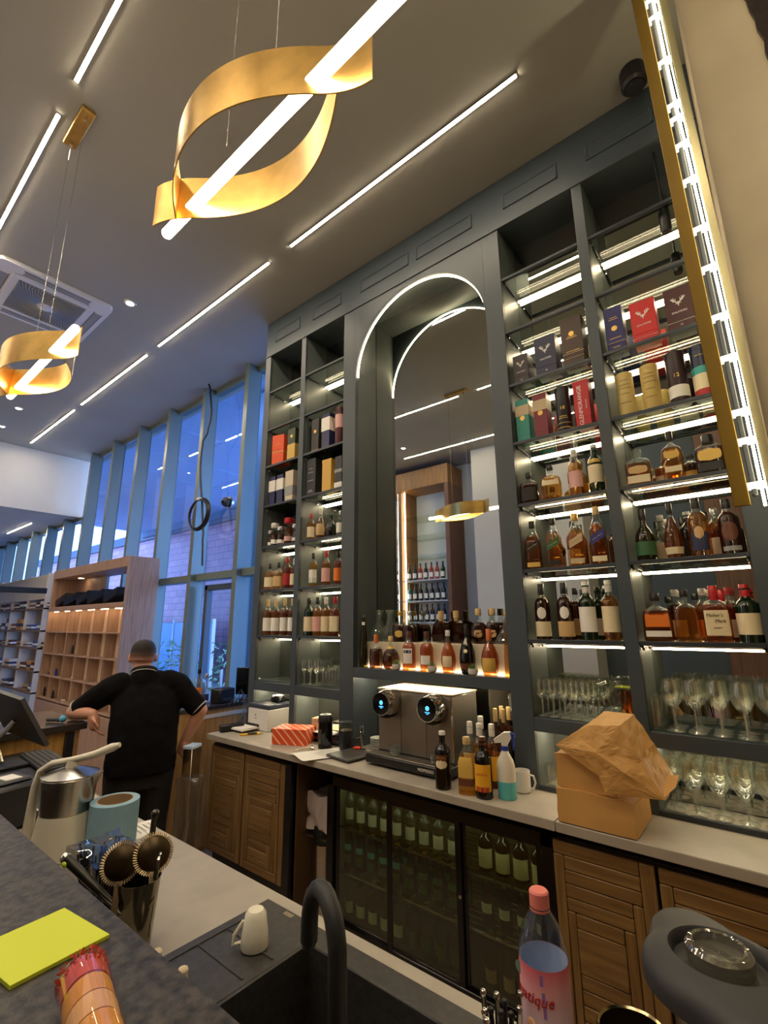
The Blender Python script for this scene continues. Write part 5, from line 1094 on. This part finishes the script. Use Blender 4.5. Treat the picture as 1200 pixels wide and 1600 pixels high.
for k in range(260):
    a = rr.random()*2*pi; r = .033; c = Vector((rr.uniform(-.004, .03), r*cos(a), .038+r*sin(a))); o_ = Vector((rr.uniform(-.9, .2), cos(a), sin(a))).normalized()*.006; s_ = Vector((0, -sin(a), cos(a)))*.002
    g.add([c-s_, c+s_, c+o_], [(0, 1, 2)])
g.obj('fringe', mat('coral_paper', (226, 98, 80), .7), t)['kind'] = 'stuff'
# -------------------------------------------------------- bottom right
wb = thing('water_bottle', 'clear plastic water bottle with pink cap and pink label in the foreground', 'bottle', (1.843, -1.487, .9), -.35)
rP = [(0, .006), (.030, .0), (.040, .008), (.0425, .02), (.0425, .205), (.043, .215), (.042, .228), (.036, .252), (.025, .272), (.015, .286), (.0135, .292), (.0135, .300), (0, .301)]
WBG = glass('pet_plastic', (232, 240, 244), .07, .8, .03)
MB().lathe(rP, 32).obj('body', WBG, wb)
MB().lathe([(.0165, .289), (.0175, .290), (.0175, .312), (.015, .315), (0, .315)], 24).obj('cap', mat('pink_cap', (236, 130, 120), .45), wb); MB().lathe([(.0178, .284), (.0178, .288)], 24, cap=False).obj('cap_ring', mat('pink_cap', (236, 130, 120), .45), wb)
MB().lathe([(.0422, .076), (.0422, .2115)], 28, cap=False).obj('label_back', mat('label_back_blue', (196, 206, 236), .5), wb)
LM = bpy.data.materials.new('pink_label'); LM.use_nodes = True; n_ = LM.node_tree; bs = n_.nodes['Principled BSDF']; tc = n_.nodes.new('ShaderNodeTexCoord'); sx = n_.nodes.new('ShaderNodeSeparateXYZ'); rp = n_.nodes.new('ShaderNodeValToRGB'); mr = n_.nodes.new('ShaderNodeMapRange')
mr.inputs[1].default_value = .075; mr.inputs[2].default_value = .212; n_.links.new(tc.outputs['Object'], sx.inputs[0]); n_.links.new(sx.outputs['Z'], mr.inputs[0]); n_.links.new(mr.outputs[0], rp.inputs[0])
e = rp.color_ramp.elements; e[0].color = lin((206, 120, 150))+(1,); e[1].color = lin((232, 106, 120))+(1,); x_ = e.new(.45); x_.color = lin((226, 196, 206))+(1,); x_ = e.new(.75); x_.color = lin((240, 170, 176))+(1,)
n_.links.new(rp.outputs[0], bs.inputs[0]); bs.inputs['Roughness'].default_value = .35
MB().lathe([(.0432, .075), (.0432, .212)], 36, cap=False).obj('label', LM, wb)
def wrap_text(s, size, z, par, mt, r, a0=0, shear=0, sx=1):
    o = text(s, size, None, mt, (0, 0, 0), (0, 0, 0), shear=shear, sx=sx); me = o.data = o.data.copy()
    for v in me.vertices:
        a = v.co.x/r+a0; rr_ = r+v.co.z; v.co = (rr_*sin(a), -rr_*cos(a), z+v.co.y)
    o.parent = par
wrap_text('Aquatique', .024, .168, wb, INK['red'], .0440, -.08, shear=.25)
MB().lathe([(0, -.0005), (.010, -.0003)], 14, c=(-.022, -.0380, .196), ax='y').obj('emblem', mat('emblem_green', (110, 130, 110), .5), wb)
for k, (a, z) in enumerate(((.55, .19), (.6, .165), (.62, .145))): MB().grid(lambda u, v: (.0438*sin(a+.12*u), -.0438*cos(a+.12*u), z+.016*v), 4, 1).obj('print_mark', mat('mark_violet', (150, 110, 190), .5), wb)
b = MB(); b.ball((.004, -.0425, .125), .011, 12, sc=(1, .35, 1.2)); b.obj('picture_face', mat('face_print', (226, 170, 130), .6), wb)
t = thing('pourer_jar', 'steel jar of chrome pourers and clips in front of the water bottle', 'jar', (1.80, -1.575, .9))
MB().lathe([(0, 0), (.036, 0), (.038, .005), (.038, .085), (.036, .085), (.035, .01), (0, .008)], 24, cap=False).obj('jar', STEEL, t)
rr = random.Random(11)
for k in range(11):
    a = 2*pi*k/11; r = .012+.016*(k % 3)/2; x, y = r*cos(a), r*sin(a); tip = (x*1.5, y*1.5, .150+.02*rr.random())
    MB().tube([(x, y, .02), (x*1.2, y*1.2, .09), tip], [.007, .0065, .004], 8).ball(tip, .006, 8).obj('pourer', CHROME if k % 3 else BLACK, t)
MB().tube([(-.035, .0, .06), (-.05, -.01, .10), (-.045, -.02, .13), (-.03, -.02, .12), (-.028, -.01, .06)], .0022, 6).obj('wire_clip', CHROME, t)
t = thing('steel_cup', 'wide steel cup with a rolled rim at the bottom frame edge', 'cup', (1.972, -1.44, .9))
MB().lathe([(0, 0), (.045, 0), (.048, .004), (.056, .125), (.058, .128), (.056, .131), (.053, .128), (.046, .012), (0, .01)], 36, cap=False).obj('body', mat('cup_steel', (170, 156, 120), .18, 1), t)
bl = thing('blender_jar', 'blender jar with a dark rubber lid and clear cap at bottom right', 'blender', (2.119, -1.489, .9))
MB().lathe([(0, 0), (.05, 0), (.055, .01), (.068, .26), (.07, .275)], 28, asp=1, sq=3.2, cap=False).obj('jar', glass('jar_plastic', (214, 214, 206), .10, .7, .05, .08, (150, 150, 140)), bl)
LID = mat('rubber_lid', (46, 46, 48), .55)
def lidf(u, v):
    a = 2*pi*u; q = abs(2*((a/(pi/2)+.5) % 1)-1)    # squarish outline with tabs
    R0 = .086+.018*(q**3); r = R0*(v if v < 1 else 1)
    return None
prof = []
NL = 72
def lid_r(a): return .106+.050*max(0, cos(2*(a-R(122))))**1.8
m0 = MB()
ringz = [(.50, .296), (.57, .298), (.60, .312), (.63, .315), (.66, .314), (.78, .310), (.90, .303), (.97, .294), (1.0, .284), (1.0, .268), (.92, .262)]
vs = []; fs = []
for f, z in ringz:
    for i in range(NL):
        a = 2*pi*i/NL; rr_ = lid_r(a)*f if f > .66 else .106*f
        vs.append((rr_*cos(a), rr_*sin(a), z))
for j in range(len(ringz)-1):
    for i in range(NL): fs.append((j*NL+i, j*NL+(i+1) % NL, (j+1)*NL+(i+1) % NL, (j+1)*NL+i)[::-1])
m0.add(vs, fs); m0.obj('lid', LID, bl, ang=50)
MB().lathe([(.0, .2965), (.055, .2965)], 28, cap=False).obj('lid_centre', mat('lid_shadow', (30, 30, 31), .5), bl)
MB().lathe([(.040, .297), (.043, .302), (.044, .320), (.040, .325), (.035, .324), (.033, .314), (.0, .313)], 32, cap=False).obj('clear_cap', glass('cap_clear', (214, 210, 200), .14, .8, .03, .14, (190, 186, 170)), bl)
MB().tube([(.034*cos(2*pi*k/24), .034*sin(2*pi*k/24), .326) for k in range(24)], .002, 6, True).obj('cap_ridge', GLSG, bl)
for x, y, l in ((.985, -1.752, 'small cream stopper on the drainboard by the stone bar, farther one'), (1.092, -1.745, 'small cream stopper on the drainboard by the stone bar, nearer one')):
    t = thing('stopper', l, 'stopper', (x, y, .9095)); MB().lathe([(0, 0), (.011, 0), (.012, .003), (.011, .02)], 14).obj('plug', mat('stopper_cream', (226, 206, 176), .6), t); MB().ball((0, 0, .022), .012, 12, sc=(1, 1, .6)).obj('knob', mat('stopper_cream', (226, 206, 176), .6), t)
# ================================================================ PERSON
pe = thing('person', 'man in a black polo shirt seen from behind leaning on the bar return', 'person', (-1.06, -.86, 0))
F = Vector((-.904, .427, 0)); RT_ = Vector((.427, .904, 0)); UP = Vector((0, 0, 1)); O = Vector((-1.06, -.86, 0))
def rel(p): return Vector(p)-O
def pt(f, r, z): return F*f+RT_*r+UP*z
def ringloft(b, rings, n=24, mi=0):
    vs = []; fs = []
    for c, rx, ry in rings:
        for i in range(n):
            a = 2*pi*i/n; e = 2.4
            x = rx*math.copysign(abs(cos(a))**(2/e), cos(a)); y = ry*math.copysign(abs(sin(a))**(2/e), sin(a))
            vs.append(tuple(c+RT_*x+F*y))
    for j in range(len(rings)-1):
        for i in range(n): fs.append((j*n+i, j*n+(i+1) % n, (j+1)*n+(i+1) % n, (j+1)*n+i))
    fs.append(tuple(range(n))[::-1]); fs.append(tuple(range((len(rings)-1)*n, len(rings)*n))); b.add(vs, fs, mi)
def limb(b, pts, rad, n=14):
    P = []; Q = []
    for i in range(len(pts)-1):
        for k in range(4): t_ = k/4; P.append(Vector(pts[i]).lerp(Vector(pts[i+1]), t_)); Q.append(rad[i]+(rad[i+1]-rad[i])*t_)
    P.append(Vector(pts[-1])); Q.append(rad[-1]); b.tube(P, Q, n)
    for p, r in zip(pts, rad): b.ball(p, r*.995, 14)
def remesh(o, vox, sm=4):
    m_ = o.modifiers.new('rm', 'REMESH'); m_.mode = 'VOXEL'; m_.voxel_size = vox; m_.use_smooth_shade = True
    s_ = o.modifiers.new('sm', 'SMOOTH'); s_.iterations = sm; s_.factor = .5
    dg = bpy.context.evaluated_depsgraph_get(); me = bpy.data.meshes.new_from_object(o.evaluated_get(dg))
    o.modifiers.clear(); mats_ = list(o.data.materials); o.data = me
    if not me.materials:
        for q in mats_: me.materials.append(q)
    me.polygons.foreach_set('use_smooth', [True]*len(me.polygons))
SKIN = mat('skin', (196, 140, 112), .55)
LSH, RSH = rel((-1.205, -1.035, 1.285)), rel((-1.035, -.675, 1.29))
LEL, LWR = rel((-1.385, -1.175, 1.148)), rel((-1.185, -1.135, 1.150))
REL, RWR = rel((-.925, -.545, 1.12)), rel((-1.0, -.600, .935))
C7 = rel((-1.135, -.862, 1.365)); HD = rel((-1.215, -.845, 1.478))
b = MB()
ringloft(b, [(pt(0, 0, .80), .165, .11), (pt(0, 0, .95), .165, .115), (pt(.02, 0, 1.10), .17, .115), (pt(.06, 0, 1.25), .165, .10), (pt(.09, 0, 1.34), .09, .07)])
limb(b, [C7-UP*.05, HD-UP*.03], [.066, .060])
# head: skull, jaw, nose, brow, ears
b.ball(tuple(HD+UP*.015), .092, 20, sc=(1.0, .86, 1.04)); b.ball(tuple(HD+F*.03-UP*.055), .06, 16, sc=(1, .9, 1.0))
b.ball(tuple(HD+F*.098-UP*.02), .016, 10, sc=(1, 1, 1.5)); b.ball(tuple(HD+F*.078+UP*.02), .03, 10, sc=(.7, 1.6, .5)); b.ball(tuple(HD+F*.085-UP*.062), .02, 10, sc=(.7, 1.3, .6))
for s in (-1, 1): b.ball(tuple(HD+RT_*(s*.082)-UP*.005-F*.005), .024, 10, sc=(.8, .5, 1.3))
limb(b, [LSH, LEL], [.058, .046]); limb(b, [LEL, LEL.lerp(LWR, .4), LWR], [.046, .045, .029])
limb(b, [RSH, REL], [.058, .046]); limb(b, [REL, REL.lerp(RWR, .35), RWR], [.045, .045, .030])
def hand(b, w_, d, side, curl):
    d = d.normalized(); s_ = side.normalized(); nrm = d.cross(s_).normalized()
    pc = w_+d*.045; vs = []
    limb(b, [w_, w_+d*.03, w_+d*.075], [.027, .033, .030])
    for k, (o_, L, r) in enumerate(((-.030, .066, .0085), (-.010, .074, .009), (.010, .070, .0088), (.029, .056, .0078))):
        p0 = w_+d*.080+s_*o_; p1 = p0+(d*cos(curl)+nrm*sin(curl))*L*.5; p2 = p1+(d*cos(curl*2.2)+nrm*sin(curl*2.2))*L*.5
        limb(b, [w_+d*.05+s_*o_*.8, p0, p1, p2], [.012, r*1.08, r, r*.85], 8)
    t0 = w_+d*.025-s_*.024; t1 = t0-s_*.028+d*.028+nrm*.008; t2 = t1+d*.032-s_*.004+nrm*.012
    limb(b, [t0, t1, t2], [.013, .0105, .0085], 8)
hand(b, LWR, (rel((-1.165, -1.115, 1.05))-LWR), F*.6+Vector((0, 0, -.1)), .35)
hand(b, RWR, (rel((-1.03, -.615, .84))-RWR), F, .5)
for s in (-1, 1):
    limb(b, [pt(0, s*.095, .82), pt(.03, s*.10, .48), pt(-.02, s*.105, .09)], [.085, .06, .04])
    limb(b, [pt(-.03, s*.105, .05), pt(.12, s*.115, .035)], [.04, .03])
bo = b.obj('body', SKIN, pe); remesh(bo, .0062, 3)
# eyes, mouth kept small on the far side of the head
for s in (-1, 1): MB().ball(tuple(HD+F*.086+RT_*(s*.032)+UP*.005), .011, 10).obj('eye', WHITE, pe)
MB().tube([tuple(HD+F*.098-UP*.058+RT_*q) for q in (-.022, 0, .022)], .004, 6).obj('mouth', mat('lip', (160, 90, 84), .5), pe)
# shirt
b = MB()
ringloft(b, [(pt(-.01, 0, .785), .205, .155), (pt(-.005, 0, .85), .208, .158), (pt(0, 0, .96), .205, .155), (pt(.02, 0, 1.08), .208, .152), (pt(.05, 0, 1.20), .212, .14), (pt(.075, 0, 1.28), .20, .115), (pt(.095, 0, 1.34), .12, .085), (pt(.105, 0, 1.385), .078, .075)], 32)
for S_, E_ in ((LSH, LEL), (RSH, REL)):
    limb(b, [S_-(S_-C7)*.25, S_, S_.lerp(E_, .80)], [.085, .082, .068])
b.ball(tuple(C7-UP*.035), .088, 16)
so = b.obj('polo_shirt', mat('black_jersey', (17, 16, 18), .9, spec=.1, noise=.25, scale=16, bump=.12), pe); remesh(so, .009, 5)
tx2 = bpy.data.textures.new('folds', 'CLOUDS'); tx2.noise_scale = .09
dm = so.modifiers.new('folds', 'DISPLACE'); dm.texture = tx2; dm.strength = .016; dm.mid_level = .5; dm.texture_coords = 'LOCAL'
for S_, E_ in ((LSH, LEL), (RSH, REL)):
    ax = (E_-S_).normalized(); c = S_.lerp(E_, .80)+ax*.066; u = ax.cross(UP).normalized(); v = ax.cross(u)
    MB().tube([tuple(c+u*.0605*cos(2*pi*k/24)+v*.0605*sin(2*pi*k/24)-ax*.040) for k in range(24)], .0042, 6, True).obj('sleeve_stripe', mat('stripe_white', (196, 190, 180), .8), pe)
cc = C7+UP*.022+F*.015
for z, r, mt, nm in ((.0, .074, mat('black_jersey2', (26, 25, 27), .85), 'collar'), (-.014, .079, mat('stripe_white', (196, 190, 180), .8), 'collar_stripe')):
    MB().tube([tuple(cc+RT_*r*cos(2*pi*k/28)+F*(r*.92)*sin(2*pi*k/28)+UP*(z-.035*sin(2*pi*k/28))) for k in range(28)], .011 if nm == 'collar' else .004, 8, True).obj(nm, mt, pe)
# trousers
b = MB()
ringloft(b, [(pt(0, 0, .70), .17, .125), (pt(0, 0, .82), .185, .135), (pt(0, 0, .92), .175, .12)])
for s in (-1, 1): limb(b, [pt(0, s*.095, .80), pt(.03, s*.105, .48), pt(-.02, s*.11, .10)], [.115, .085, .066])
po = b.obj('trousers', mat('black_trousers', (18, 18, 20), .8), pe); remesh(po, .010, 4)
for s in (-1, 1):
    b = MB(); limb(b, [pt(-.06, s*.11, .045), pt(.05, s*.115, .045), pt(.16, s*.12, .038)], [.044, .046, .038]); o = b.obj('shoe', BLACK, pe); remesh(o, .008, 2)
# hair: skull cap, longer on top
hr = MB()
def hairp(u, v):
    a = 2*pi*u; front = sin(a)           # +1 = forward
    low = -.030 if front < .1 else -.030+.095*min(1, (front-.1)/.5)
    z = .103+(low-.103)*v; q = max(0, 1-(abs(z)/.1035)**2.6)**.42; k = 1.0
    return tuple(HD+UP*(z+.015)+RT_*(.0815*q*cos(a))+F*(.0965*q*sin(a)-.004))
hr.grid(hairp, 36, 14); HM = mat('dark_hair', (36, 28, 24), .8, bump=.3, scale=140); n_ = HM.node_tree; bs = n_.nodes['Principled BSDF']
tc = n_.nodes.new('ShaderNodeTexCoord'); sx = n_.nodes.new('ShaderNodeSeparateXYZ'); mr = n_.nodes.new('ShaderNodeMapRange'); rp = n_.nodes.new('ShaderNodeValToRGB')
mr.inputs[1].default_value = 1.458; mr.inputs[2].default_value = 1.53; n_.links.new(tc.outputs['Object'], sx.inputs[0]); n_.links.new(sx.outputs['Z'], mr.inputs[0]); n_.links.new(mr.outputs[0], rp.inputs[0]); n_.links.new(rp.outputs[0], bs.inputs['Base Color'])
rp.color_ramp.elements[0].color = lin((184, 130, 104))+(1,); rp.color_ramp.elements[1].color = lin((32, 25, 22))+(1,); x_ = rp.color_ramp.elements.new(.45); x_.color = lin((92, 68, 56))+(1,)
ho = hr.obj('hair', HM, pe)
# ================================================================ LEFT SIDE OF THE ROOM
lw = thing('ledge_wall', 'oak clad low wall with a dark ledge below the window', 'low wall', (-1.50, -.1, 0))
MB().bbox(-.14, .085, -.56, .40, 1.02, 1.05, .003).obj('ledge', mat('dark_top', (52, 46, 44), .25), lw)
MB().box(-.12, .055, -.54, .38, 0, 1.02).obj('core', OAKP, lw)
for k in range(2): MB().bbox(.055, .068, -.54+.46*k, -.083+.46*k, .03, 1.018, .002).obj('panel', OAKP, lw)
MB().bbox(-.135, .07, -.56, -.54, 0, 1.02, .003).obj('end_panel', OAKP, lw)
MB().bbox(.068, .074, -.20, .30, .955, .985, .001).obj('white_switch_plate', WHITE, lw)
t = thing('ledge_screen', 'black monitor seen from the side on the dark ledge', 'monitor', (-1.46, .20, 1.05), .5)
MB().bbox(-.10, .10, -.012, .012, .045, .27, .004).obj('screen', BLACKG, t); MB().tube([(0, .01, .15), (0, .04, .08), (0, .03, .006)], .01, 8).obj('neck', BLACK, t); MB().bbox(-.06, .06, -.02, .08, 0, .012, .004).obj('foot', BLACK, t)
t = thing('card_printer', 'black box shaped label printer on the dark ledge', 'printer', (-1.50, .0, 1.05), .1)
MB().bbox(-.07, .06, -.085, .075, 0, .115, .01).obj('body', BLACK, t); MB().bbox(-.05, .03, -.05, .05, .115, .12, .003).obj('cover', DGREY, t); MB().bbox(.058, .063, -.05, .04, .02, .04, .002).obj('slot', DGREY, t)
bottle('tall clear spirit bottle with orange label on the ledge against the light', -1.53, -.22, 1.05, .29, .10, 'squat', 'clear', .6, 'black', (.86, 1), labels=((.12, .5, 60, 'orange'),), sq=4)
bottle('blue tinted bottle in the middle of the ledge group', -1.56, -.13, 1.05, .24, .085, 'round', 'clear', .6, 'silver', (.86, 1), labels=((.12, .34, 60, 'blue'),))
t = thing('display_card', 'pale upright card in a clear holder on the ledge', 'card', (-1.58, .02, 1.05), -.9); MB().bbox(-.03, .03, -.006, .0, 0, .26, .002).obj('card', mat('pale_blue_card', (190, 215, 240), .4), t); MB().bbox(-.035, .035, -.025, .02, 0, .008, .002).obj('holder', GLSC, t)
t = thing('steel_post', 'flat brushed steel panel standing beside the man with a plastic wrap', 'panel', (-.90, -.60, 0), .45)
MB().bbox(-.035, .035, -.05, .05, 0, .90, .004).obj('panel', STEEL, t); MB().bbox(-.036, .036, -.051, .051, .895, .915, .003).obj('blue_top_edge', mat('pale_blue_card', (190, 215, 240), .4), t)
crumple(-.05, .07, -.08, .05, .25, .72, 5, .022, 21).obj('plastic_wrap', glass('wrap_film', (225, 228, 232), .12, .7, .1, .10, (200, 200, 200)), t, ang=70)

# display cabinet with cubbies
dc = thing('display_cabinet', 'tall ash veneer display cabinet with small lit cubbies by the windows', 'cabinet', (-4.61, -.12, 0))
W0, W1 = -1.24, 1.24
MB().bbox(W1-.03, W1, 0, .36, 0, 2.47, .003).obj('side', ASH, dc); MB().bbox(W0, W0+.03, 0, .36, 0, 2.47, .003).obj('side', ASH, dc)
MB().bbox(W0+.031, W1-.031, 0, .36, 2.35, 2.469, .003).obj('header', ASH, dc); MB().bbox(W0+.031, W1-.031, 0, .36, 1.89, 1.95, .003).obj('tray_shelf', ASH, dc)
MB().bbox(W0+.031, W1-.031, 0, .36, 0, .72, .003).obj('plinth_front', ASH, dc); MB().box(W0+.03, W1-.03, .13, .15, .72, 1.89).obj('back_board', wood('pale_back', (226, 200, 170), (206, 178, 148), 'z'), dc)
MB().box(W0+.03, -.15, .30, .32, 1.95, 2.35).obj('upper_back', ASH, dc)
for z in (.745, 1.03, 1.318, 1.607): MB().bbox(W0+.03, W1-.03, .005, .13, z-.008, z+.008, .002).obj('cubby_shelf', ASH, dc)
for k in range(1, 6): MB().bbox(W0+k*.413-.006, W0+k*.413+.006, .008, .13, .72, 1.89, .002).obj('cubby_divider', ASH, dc)
for k in range(6): MB().box(W0+.06+k*.41, W0+.38+k*.41, .06, .07, 1.882, 1.888).obj('cubby_light', glow('cubby_led', (255, 220, 176), 14), dc)
MB().lathe([(0, 2.346), (.03, 2.346), (.035, 2.35)], 14, c=(-.75, .2, 0)).obj('top_spot', glow('cubby_led', (255, 220, 176), 14), dc)
items = ((-4.90, 1.335, .035, .11, (30, 26, 30)), (-5.10, 1.616, .03, .10, (24, 22, 24)), (-5.45, 1.326, .03, .10, (150, 40, 50)), (-5.38, 1.04, .04, .09, (40, 50, 160)), (-5.66, 1.04, .10, .03, (120, 70, 50)), (-4.75, 1.04, .08, .03, (230, 226, 220)), (-5.72, .754, .035, .12, (26, 24, 28)), (-5.38, .754, .035, .10, (26, 24, 28)), (-5.0, .754, .12, .03, (220, 210, 200)))
nmz = ['dark', 'black', 'red', 'blue', 'brown flat', 'white flat', 'tall dark', 'short dark', 'cream flat']
for (x, z, w_, h, c), nm in zip(items, nmz):
    t = thing('vaporizer', 'small %s device in a cubby of the ash cabinet' % nm, 'device', (x, -.06, z+.001))
    mm = mat('dev_%d_%d' % c[:2], c, .35); MB().bbox(-w_/2, w_/2, -.012, .012, 0, h*.8, .004).obj('body', mm, t); MB().bbox(-w_*.3, w_*.3, -.008, .008, h*.8, h, .003).obj('mouthpiece', BLACK, t)
for k, (x, c) in enumerate(((-5.60, (40, 34, 36)), (-5.22, (40, 34, 36)), (-4.80, (46, 40, 40)), (-4.38, (44, 36, 38)), (-3.92, (40, 34, 36)))):
    t = thing('gift_tray', '%s black gift tray leaning in the top compartment of the ash cabinet' % ['first', 'second', 'third', 'fourth', 'fifth'][k], 'tray', (x, .03, 1.951), .1*(k % 2))
    T = Matrix.Rotation(R(-14), 4, 'Y'); m0 = MB(); m0.T = T @ Matrix.Translation((0, 0, .05)); m0.bbox(-.19, .19, -.09, .12, 0, .012, .004).bbox(-.19, .19, -.09, -.078, 0, .10, .004).bbox(-.19, .19, .108, .12, 0, .10, .004).bbox(-.19, -.178, -.09, .12, 0, .10, .004).bbox(.178, .19, -.09, .12, 0, .10, .004).obj('tray', BLACK, t)
    m0 = MB(); m0.T = T @ Matrix.Translation((0, 0, .05)); m0.bbox(-.175, .175, -.075, .105, .06, .104, .004).obj('filling', mat(['dark_red_card', 'cream_paper'][k % 2], [(120, 46, 46), (226, 216, 200)][k % 2], .6), t)
# product shelves at the far left
ps = thing('product_shelves', 'open product shelves full of small boxes at the far left', 'shelving', (-8.2, .0, 0))
SZ = (1.97, 1.63, 1.37, 1.03, .73)
for k in range(5): MB().bbox(-1.8+k*.865, -1.77+k*.865, 0, .26, 0, 2.5, .003).obj('upright', mat('shelf_cream', (196, 186, 170), .5), ps)
for z in SZ: MB().bbox(-1.8, 1.69, 0, .26, z-.03, z, .003).obj('shelf', mat('shelf_brown', (120, 96, 76), .5), ps)
for k in range(4): MB().bbox(-1.79+k*.865, -.94+k*.865, 0, .26, 2.10, 2.48, .004).obj('top_box', mat('shelf_cream', (196, 186, 170), .5), ps)
for k in range(8): MB().box(-1.77+k*.433, -1.62+k*.433, .24, .255, .7, 2.1).obj('back_slat', mat('shelf_cream', (196, 186, 170), .5), ps)
rr = random.Random(5); cnt = 0
CC = [(30, 34, 60), (226, 226, 230), (90, 40, 36), (40, 40, 44), (190, 140, 60), (60, 90, 150), (220, 200, 180), (130, 70, 50)]
for r_, z in enumerate(SZ):
    x = -9.9; cnt = 0
    while x < -6.6:
        w_ = rr.uniform(.12, .30); h = rr.uniform(.07, .2) if r_ < 2 else rr.uniform(.05, .14); c = rr.choice(CC); cnt += 1
        for k in range(5):
            ux = -9.985+.865*k
            if x-.02 < ux < x+w_+.02: x = ux+.04
        if rr.random() < .85:
            t = tag(MB().bbox(-w_/2, w_/2, -.06, .06, 0, h, .004).bbox(-w_/2-.001, w_/2+.001, -.0605, .05, h*.3, h*.6, .001, 1).obj('product_box', [mat('prod_%d_%d_%d' % c, c, .5), lmat('white' if c[0] < 150 else 'navy')]), 'small %s product box, %s from left on the %s far left shelf' % (['navy', 'white', 'maroon', 'black', 'tan', 'blue', 'cream', 'brown'][CC.index(c)], ORD[cnt-1], ['top', 'second', 'third', 'fourth', 'lowest'][r_]), 'box', 'product boxes, %s far left shelf' % ['top', 'second', 'third', 'fourth', 'lowest'][r_])
            t.location = (x+w_/2, .09, z+.001)
        x += w_+.03
t = thing('metal_frame', 'dark metal frame bar reaching out from the far left shelves', 'frame', (-6.15, -.2, 0))
MB().bbox(-.04, .04, -1.9, .10, 2.16, 2.24, .004).obj('top_bar', mat('frame_dark', (36, 48, 62), .4, .4), t); MB().bbox(-.04, .04, -1.9, -1.82, 0, 2.16, .004).obj('post', mat('frame_dark', (36, 48, 62), .4, .4), t)
# hanging cable
t = thing('hanging_cable', 'black cable hanging in front of the windows with a coiled loop', 'cable', (-2.6, .27, 4.53))
P = [(-2.666, 4.537), (-2.60, 4.40), (-2.536, 4.10), (-2.592, 3.895), (-2.700, 3.766), (-2.70, 3.403), (-2.58, 2.95), (-2.50, 2.6), (-2.46, 2.27)]
sp_ = []
for i in range(len(P)-1):
    for k in range(5):
        u = k/5; p0 = P[max(i-1, 0)]; p1 = P[i]; p2 = P[i+1]; p3 = P[min(i+2, len(P)-1)]
        f = lambda a, b_, c, d: .5*((2*b_)+(-a+c)*u+(2*a-5*b_+4*c-d)*u*u+(-a+3*b_-3*c+d)*u**3)
        sp_.append((f(p0[0], p1[0], p2[0], p3[0])+2.6, -.01*sin(i), f(p0[1], p1[1], p2[1], p3[1])-4.53))
MB().tube(sp_, .012, 6).obj('cable', BLACK, t)
b = MB()
for k in range(4): b.tube([(-.03+(.165+.008*k)*cos(2*pi*i/28)*1.15, .0+.008*k-.02, -1.62+(.165+.006*k)*sin(2*pi*i/28)) for i in range(28)], .010, 6, True)
b.obj('coil', BLACK, t); MB().bbox(-.06, .0, -.035, .03, -1.46, -1.43, .004).obj('tie', WHITE, t)
t = thing('security_camera', 'small grey security camera fixed to a window mullion', 'camera', (-2.30, .42, 3.02)); MB().ball((0, -.03, 0), .055, 14).obj('dome', DGREY, t); MB().lathe([(.07, 0), (.07, .03)], 18, c=(0, 0, 0), ax='y').obj('mount', STEEL, t); MB().ball((.01, -.075, -.01), .018, 8).obj('lens', BLACKG, t)

# ================================================================ BEHIND THE CAMERA (seen in the mirrors)
wc = thing('wine_cabinet', 'tall oak wine cabinet with upright light strips seen in the arch mirror', 'cabinet', (-2.9, -4.16, 0))
BRN = wood('walnut', (118, 84, 60), (96, 66, 46), 'z')
MB().bbox(-1.1, 1.05, -.25, .26, 4.10, 4.45, .003).obj('header', OAKZ, wc)
for x in (-1.1, -.05, .97): MB().bbox(x, x+.08, -.25, .26, 0, 4.10, .003).obj('upright', BRN if x > .5 else OAKZ, wc)
MB().box(-1.1, 1.05, -.26, -.24, 0, 4.10).obj('back_panel', mat('cab_back', (176, 184, 178), .4), wc)
for x in (-.085, .06, -.98): MB().box(x, x+.02, .20, .215, .6, 4.08).obj('light_strip', glow('cab_led', (255, 230, 200), 14), wc)
WZ = [.95, 1.33, 1.71, 2.07, 2.43]
for z in WZ+[2.86, 3.22, 3.58]: MB().bbox(-1.02, .97, -.24, .24, z-.02, z, .003).obj('shelf', mat('pale_shelf', (190, 196, 206), .4) if z < 2.6 else GLS, wc)
MB().bbox(-1.1, 1.05, -.25, .25, 0, .6, .003).obj('plinth', OAKZ, wc)
first = {}
rr = random.Random(12)
for r_, z in enumerate(WZ):
    for k in range(16):
        x = -2.9-.94+k*.118
        if -.10 < x+2.9 < .09 or k < 5: continue
        bd = ['black', 'green', 'black', 'olive', 'rose'][rr.randrange(5)] if r_ == 4 else ['black', 'black', 'green', 'teal', 'olive'][rr.randrange(5) if r_ > 1 else rr.randrange(3)]
        lab = '%s wine bottle, %s from right, %s shelf of the mirrored wine cabinet' % ({'rose': 'pink', 'teal': 'teal'}.get(bd, bd), ORD[15-k-(1 if k < 8 else 0) if 15-k >= 0 else 0], ['lowest', 'second', 'third', 'fourth', 'fifth'][r_])
        if bd not in first:
            t = bottle(lab, x, -4.0, z+.001, .30, .078, 'wine', bd, .9, 'black', (.82, 1), labels=((.14, .42, 70, 'white'),), rz=pi, group='wine bottles, cabinet shelf %d' % (r_+1), n=12); first[bd] = t
        else:
            t = dup(first[bd], (x, -4.0, z+.001), pi, lab); t['group'] = 'wine bottles, cabinet shelf %d' % (r_+1)
